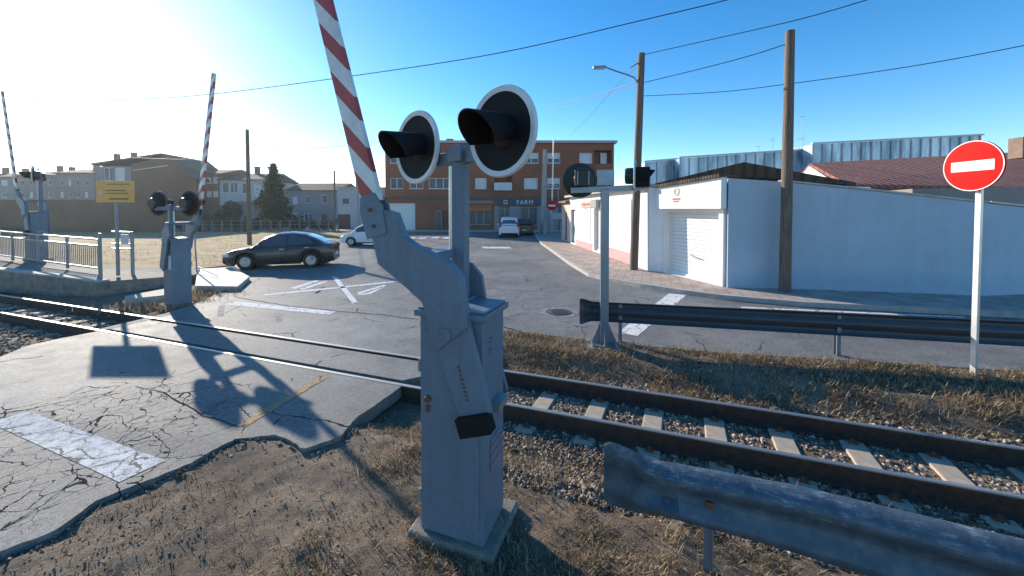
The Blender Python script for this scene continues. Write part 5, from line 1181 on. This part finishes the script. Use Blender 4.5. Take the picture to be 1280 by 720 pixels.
# ================================================================== VEGETATION
def leafmesh(P, size, flat=0.0):
    """random triangles/quads at points"""
    n = len(P); d1 = rng.normal(size=(n, 3)); d1 /= np.linalg.norm(d1, axis=1)[:, None]; d2 = rng.normal(size=(n, 3)); d2 -= (d2*d1).sum(1)[:, None]*d1; d2 /= np.linalg.norm(d2, axis=1)[:, None]
    s = size*(.6+.8*rng.random(n))[:, None]; A = P-d1*s*.5; B = P+d2*s*.35; Cc = P+d1*s*.6; E = P-d2*s*.35
    V = np.stack([A, B, Cc, E], 1).reshape(-1, 3); return V, np.arange(4*n).reshape(-1, 4)
def meshfrom(name, V, Fa, mat, parent=None, off=None):
    if off is not None: V = V-np.array(off)
    me = bpy.data.meshes.new(name); nf, k = Fa.shape
    me.vertices.add(len(V)); me.vertices.foreach_set('co', V.astype(np.float32).ravel()); me.loops.add(nf*k); me.loops.foreach_set('vertex_index', Fa.astype(np.int32).ravel())
    me.polygons.add(nf); me.polygons.foreach_set('loop_start', np.arange(0, nf*k, k, dtype=np.int32)); me.update(calc_edges=True); me.validate()
    me.materials.append(mat); o = bpy.data.objects.new(name, me); COL.objects.link(o); o.parent = parent; return o
def conifer(name, label, base, h, r, n, mat='needles', tip=.0):
    t = thing(name, label, 'tree', base); m = MB(); m.tube([(0, 0, -.1), (0, 0, h*.5), (0, 0, h*.97)], [.16, .1, .02], 8)
    pts = []
    for k in range(90):
        z = h*(.10+.88*(k/90)**.9); a = k*2.4+random.uniform(-.3, .3); env = r*max(.04, (1-((z/h)-.05)))**1.15*(.55+.7*random.random())
        m.tube([(0, 0, z), (math.cos(a)*env*.9, math.sin(a)*env*.9, z-.12*env)], [.03, .008], 4)
        nn = int(n/90*(.25+env/r*1.1)); u = rng.random(nn)**.6; sp = .10+.17*env
        P = np.stack([np.cos(a)*env*u, np.sin(a)*env*u, z-.15*env*u+.06*u*u*env], 1)+rng.normal(size=(nn, 3))*np.array([sp, sp, sp*.55])*.75; pts.append(P)
    m.build('trunk', M['bark'], t); P = np.concatenate(pts); V, Fa = leafmesh(P, .30); meshfrom('crown', V, Fa, M[mat], t); return t
def bush(name, label, base, rx, rz, n, mat='leaves', cat='bush', size=.16, group=None, lobes=9):
    t = thing(name, label, cat, base, 0, group); m = MB(); pts = []
    for k in range(lobes):
        a = random.uniform(0, 6.28); q = random.random()**.6; zz = random.uniform(.25, .8)*rz*(1.15-.35*q); c = np.array([math.cos(a)*q*rx*.62, math.sin(a)*q*rx*.62, zz])
        m.tube([(0, 0, -.05), tuple(c*.6), tuple(c)], [.05, .03, .012], 5)
        s = random.uniform(.3, .48); dirs = rng.normal(size=(n//lobes, 3)); dirs /= np.linalg.norm(dirs, axis=1)[:, None]; rad = rng.random(n//lobes)**.45
        P = c+dirs*rad[:, None]*np.array([rx*s, rx*s, rz*s*.75]); P[:, 2] = np.maximum(P[:, 2], .02); pts.append(P)
    m.build('stems', M['bark'], t); P = np.concatenate(pts); V, Fa = leafmesh(P, size); meshfrom('foliage', V, Fa, M[mat], t); return t
b0 = D(343, 288, 47); b0.z = 0; hc = D(341, 203, 47).z
conifer('conifer', 'dark pointed conifer tree in front of the grey house', b0, hc, 2.75, 9000)
b0 = D(283, 288, 46); b0.z = 0; bush('round_tree', 'dark rounded small tree left of the dark utility pole', b0, 1.75, 3.4, 5000, size=.24, lobes=14)
b0 = D(318, 288, 46); b0.z = 0; bush('round_tree', 'low dark shrub between the dark utility pole and the conifer', b0, 1.2, 1.5, 2000, size=.2)
# fence and hedge at the back of the field
fa, fb_ = D(205, 288, 43.2), D(423, 288, 43.2); fa.z = fb_.z = 0
t = thing('field_fence', 'wire fence on pale posts along the back of the dry field', 'fence', fa); Lf = t.location
for k in range(19):
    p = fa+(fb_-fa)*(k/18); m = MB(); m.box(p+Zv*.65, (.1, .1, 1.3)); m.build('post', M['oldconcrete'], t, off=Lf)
m = MB()
for z in (.35, .8, 1.22): m.bar(fa+Zv*z, fb_+Zv*z, .03)
m.build('wire_strands', M['galv'], t, off=Lf)
for k in range(15):
    x = fa.x+.6+(fb_.x-fa.x-1)*(k+.5)/15; bush('hedge_shrub', ['dark shrub in the hedge row behind the field fence'][0], Vector((x, 44.4+.3*math.sin(k*2.1), 0)), .9+.2*math.sin(k*3.3), 1.15+.4*abs(math.sin(k*1.7)), 700, cat='shrub', size=.17, group='shrubs along the field fence', lobes=6)

# ------------------------------------------------------------------ dry grass (uncountable)
def inpoly(px, py, poly):
    c = False; n = len(poly); j = n-1
    for i in range(n):
        xi, yi = poly[i][0], poly[i][1]; xj, yj = poly[j][0], poly[j][1]
        if (yi > py) != (yj > py) and px < (xj-xi)*(py-yi)/(yj-yi)+xi: c = not c
        j = i
    return c
near_poly = [(p[0], p[1]) for p in edge_l+edge_r]; far_edge = [(p[0], p[1]) for p in far_r]
far_poly = far_edge+[(60, 20), (60, 60), (-20, 60)]
mid_poly = [TW(s_l2, -.6), TW(s_r-.1, -.6), TW((s_r+s_r2)/2, 0), TW(s_r2, .6), TW(s_l2, .6)]
def sample_ground(n, x0, x1, y0, y1, dens):
    out = []
    while len(out) < n:
        x = random.uniform(x0, x1); y = y0+(y1-y0)*random.random()
        if random.random() > dens(x, y): continue
        if inpoly(x, y, near_poly) or inpoly(x, y, far_poly) or inpoly(x, y, mid_poly): continue
        out.append((x, y, gz(x, y)))
    return np.array(out)
def blades(name, P, h, lean, width, mat):
    n = len(P); a = rng.random(n)*6.283; ln = lean[0]+(lean[1]-lean[0])*rng.random(n); H = h[0]+(h[1]-h[0])*rng.random(n)**1.5
    d = np.stack([np.cos(a)*np.sin(ln), np.sin(a)*np.sin(ln), np.cos(ln)], 1); sd = np.stack([-np.sin(a), np.cos(a), np.zeros(n)], 1); w = (width*(.6+.8*rng.random(n)))[:, None]
    B0 = P-sd*w; B1 = P+sd*w; mid_ = P+d*(H*.55)[:, None]; a2 = ln+.5*rng.random(n); d2 = np.stack([np.cos(a)*np.sin(a2), np.sin(a)*np.sin(a2), np.cos(a2)], 1); T = mid_+d2*(H*.5)[:, None]
    V = np.stack([B0, B1, mid_+sd*w*.8, mid_-sd*w*.8, T], 1).reshape(-1, 3)
    i = np.arange(n)*5; F4 = np.stack([i, i+1, i+2, i+3], 1); F3 = np.stack([i+3, i+2, i+4, i+4], 1)
    # keep the tip as a thin quad
    T2 = T+sd*w*.15; V = np.stack([B0, B1, mid_+sd*w*.8, mid_-sd*w*.8, T, T2], 1).reshape(-1, 3); i = np.arange(n)*6
    F4 = np.stack([i, i+1, i+2, i+3], 1); F3 = np.stack([i+3, i+2, i+5, i+4], 1)
    o = meshfrom(name, V, np.concatenate([F4, F3]), mat); o['kind'] = 'stuff'; return o
def patch(x, y, s, th): return max(0, min(1, (mnoise.fractal(Vector((x*s, y*s, 9.7)), 1, 2, 4)-th)*2.2))
def d_near(x, y):
    s, n = TS((x, y))
    if n > -.75 or y < .55: return 0
    e = max(0, min(1, (x+2.3)/1.3)); base = .10+.90*e
    return base*(.10+.9*patch(x, y, 1.3, -.25))*max(.15, min(1, (-.75-n)/.5))
def d_far(x, y):
    s, n = TS((x, y))
    if n < .62: return 0
    return (.2+.8*patch(x, y, 1.1, -.3))*min(1, (n-.6)/.35)
P1 = sample_ground(95000, -4, 5, .6, 5.2, d_near); blades('dry_grass', P1, (.02, .085), (.5, 1.5), .0024, M['drygrass'])
P1 = sample_ground(42000, -1, 11, 2.5, 8, d_far); blades('dry_grass', P1, (.04, .13), (.4, 1.4), .0042, M['drygrass'])
def d_tuft(x, y):
    s, n = TS((x, y)); return 0 if abs(n) < .75 else patch(x, y, 2.1, .12)*(1 if n > 0 else .5)
P1 = sample_ground(9000, -1.5, 10, .8, 8, d_tuft); blades('dry_grass', P1, (.07, .17), (.1, .9), .003, M['drygrass'])
# tufts by the far cabinet and along the field edge
pts = []
for (px, py, sp, n) in ((262, 366, .5, 900), (245, 376, .35, 300), (180, 383, .6, 350), (205, 384, .4, 200)):
    c = G(px, py); q = rng.normal(size=(n, 3))*np.array([sp, sp*.5, 0])+np.array([c.x, c.y, -.05]); pts.append(q)
for a, b in zip(FIELD_EDGE[:-1], FIELD_EDGE[1:]):
    L_ = (b-a).length; n = int(L_*60); u = rng.random(n); q = np.array(a)[None]+(np.array(b)-np.array(a))[None]*u[:, None]+rng.normal(size=(n, 3))*np.array([.35, .35, 0]); q[:, 2] = -.01; q[:, 0] -= .35; pts.append(q)
blades('dry_grass', np.concatenate(pts), (.08, .24), (.1, 1.0), .006, M['drygrass'])
n = 9000; x = -28+24*rng.random(n); y = 16+24*rng.random(n); P1 = np.array([(a, b, -.02) for a, b in zip(x, y) if inpoly(a, b, [(-5.5, 43), (-7, 38), *[(p.x-.3, p.y) for p in FIELD_EDGE[1:]], (-14, 16.5), (-40, 22), (-40, 40)])])
blades('dry_grass', P1, (.04, .16), (.4, 1.35), .010, M['drygrass'])

# ------------------------------------------------------------------ ballast and litter stones (uncountable)
ico = bmesh.new(); bmesh.ops.create_icosphere(ico, subdivisions=1, radius=1); icoV = np.array([v.co[:] for v in ico.verts]); icoF = np.array([[v.index for v in f.verts] for f in ico.faces]); ico.free()
def stones(name, P, s0, s1, sink=.25):
    n = len(P); k = len(icoV); sz = s0+(s1-s0)*rng.random(n)**1.8
    sc = sz[:, None]*np.stack([.8+.6*rng.random(n), .7+.5*rng.random(n), .5+.4*rng.random(n)], 1); jit = 1+.36*rng.normal(size=(n, k, 1)).clip(-1.3, 1.3)
    v = icoV[None]*jit*sc[:, None]; q = rng.normal(size=(n, 4)); q /= np.linalg.norm(q, axis=1)[:, None]; w, x, y, z = q.T
    Rm = np.stack([np.stack([1-2*(y*y+z*z), 2*(x*y-z*w), 2*(x*z+y*w)], 1), np.stack([2*(x*y+z*w), 1-2*(x*x+z*z), 2*(y*z-x*w)], 1), np.stack([2*(x*z-y*w), 2*(y*z+x*w), 1-2*(x*x+y*y)], 1)], 1)
    v = np.einsum('nij,nkj->nki', Rm, v)+P[:, None]; v[:, :, 2] += (sz*(.45-sink))[:, None]
    Fa = (icoF[None]+(np.arange(n)*k)[:, None, None]).reshape(-1, 3); o = meshfrom(name, v.reshape(-1, 3), Fa, M['stone']); o['kind'] = 'stuff'; return o
def strip(n, s0, s1, n0, n1, pw=1.0):
    s = s0+(s1-s0)*rng.random(n)**pw; m_ = n0+(n1-n0)*rng.random(n); return [TW(a, b) for a, b in zip(s, m_)]
def onground(L, extra=0): return np.array([(p.x, p.y, gz(p.x, p.y)+extra) for p in L if not (inpoly(p.x, p.y, near_poly) or inpoly(p.x, p.y, far_poly) or inpoly(p.x, p.y, mid_poly))])
L_ = [p for p in strip(15000, -1.0, 9.5, -.44, .44, 1.2) if abs(((TS(p)[0]+TS(p)[1]*.07-ss[0]+stp/2) % stp)-stp/2) > .15]
stones('ballast', onground(L_, -.012), .010, .030)
stones('ballast', onground(strip(15000, -.35, 6, -1.75, -.52, 1.1)), .007, .024)
stones('ballast', onground(strip(3500, -.3, 10, .5, 1.15)), .012, .034)
stones('ballast', onground(strip(4500, -19, s_l+.2, -2.2, .95, .8)), .018, .042)
L_ = [Vector((random.uniform(-4, 4), random.uniform(.7, 4.8), 0)) for _ in range(30000)]; L_ = [p for p in L_ if TS(p)[1] < -.8 and random.random() < .12+.9*patch(p.x, p.y, 1.9, -.05)]
stones('loose_gravel', onground(L_), .0015, .009)
L_ = [Vector((random.uniform(-.5, 9), random.uniform(3, 8), 0)) for _ in range(3500)]; L_ = [p for p in L_ if TS(p)[1] > .9]
stones('loose_gravel', onground(L_), .005, .022)

# ------------------------------------------------------------------ thin bright air towards the sun
hz_ = MB(); hz_.box((-10, 30, 6.0), (190, 110, 17.0)); ho = hz_.build('haze', []); ho['kind'] = 'stuff'
m = bpy.data.materials.new('haze_air'); m.use_nodes = True; n = m.node_tree.nodes; n.remove(n['Principled BSDF'])
pv_ = n.new('ShaderNodeVolumePrincipled'); pv_.inputs['Density'].default_value = .0003; pv_.inputs['Anisotropy'].default_value = .65; pv_.inputs['Color'].default_value = (.82, .92, 1, 1)
m.node_tree.links.new(pv_.outputs[0], n['Material Output'].inputs['Volume']); ho.data.materials.append(m)
S.cycles.volume_bounces = 0

L_ = []
for a, b in zip(edge_r[2:-1], edge_r[3:]):
    for k in range(4): q = a+(b-a)*random.random(); L_.append(Vector((q.x+abs(random.gauss(0, .07)), q.y-abs(random.gauss(0, .05)), 0)))
stones('asphalt_crumbs', onground(L_), .004, .018, .2)
mark('edge_line', [(926, 383.5), (1206, 396), (1206, 397.5), (926, 385)], M['mark'])  # sunlit strip between wall shadow and guardrail, painted on as a white line
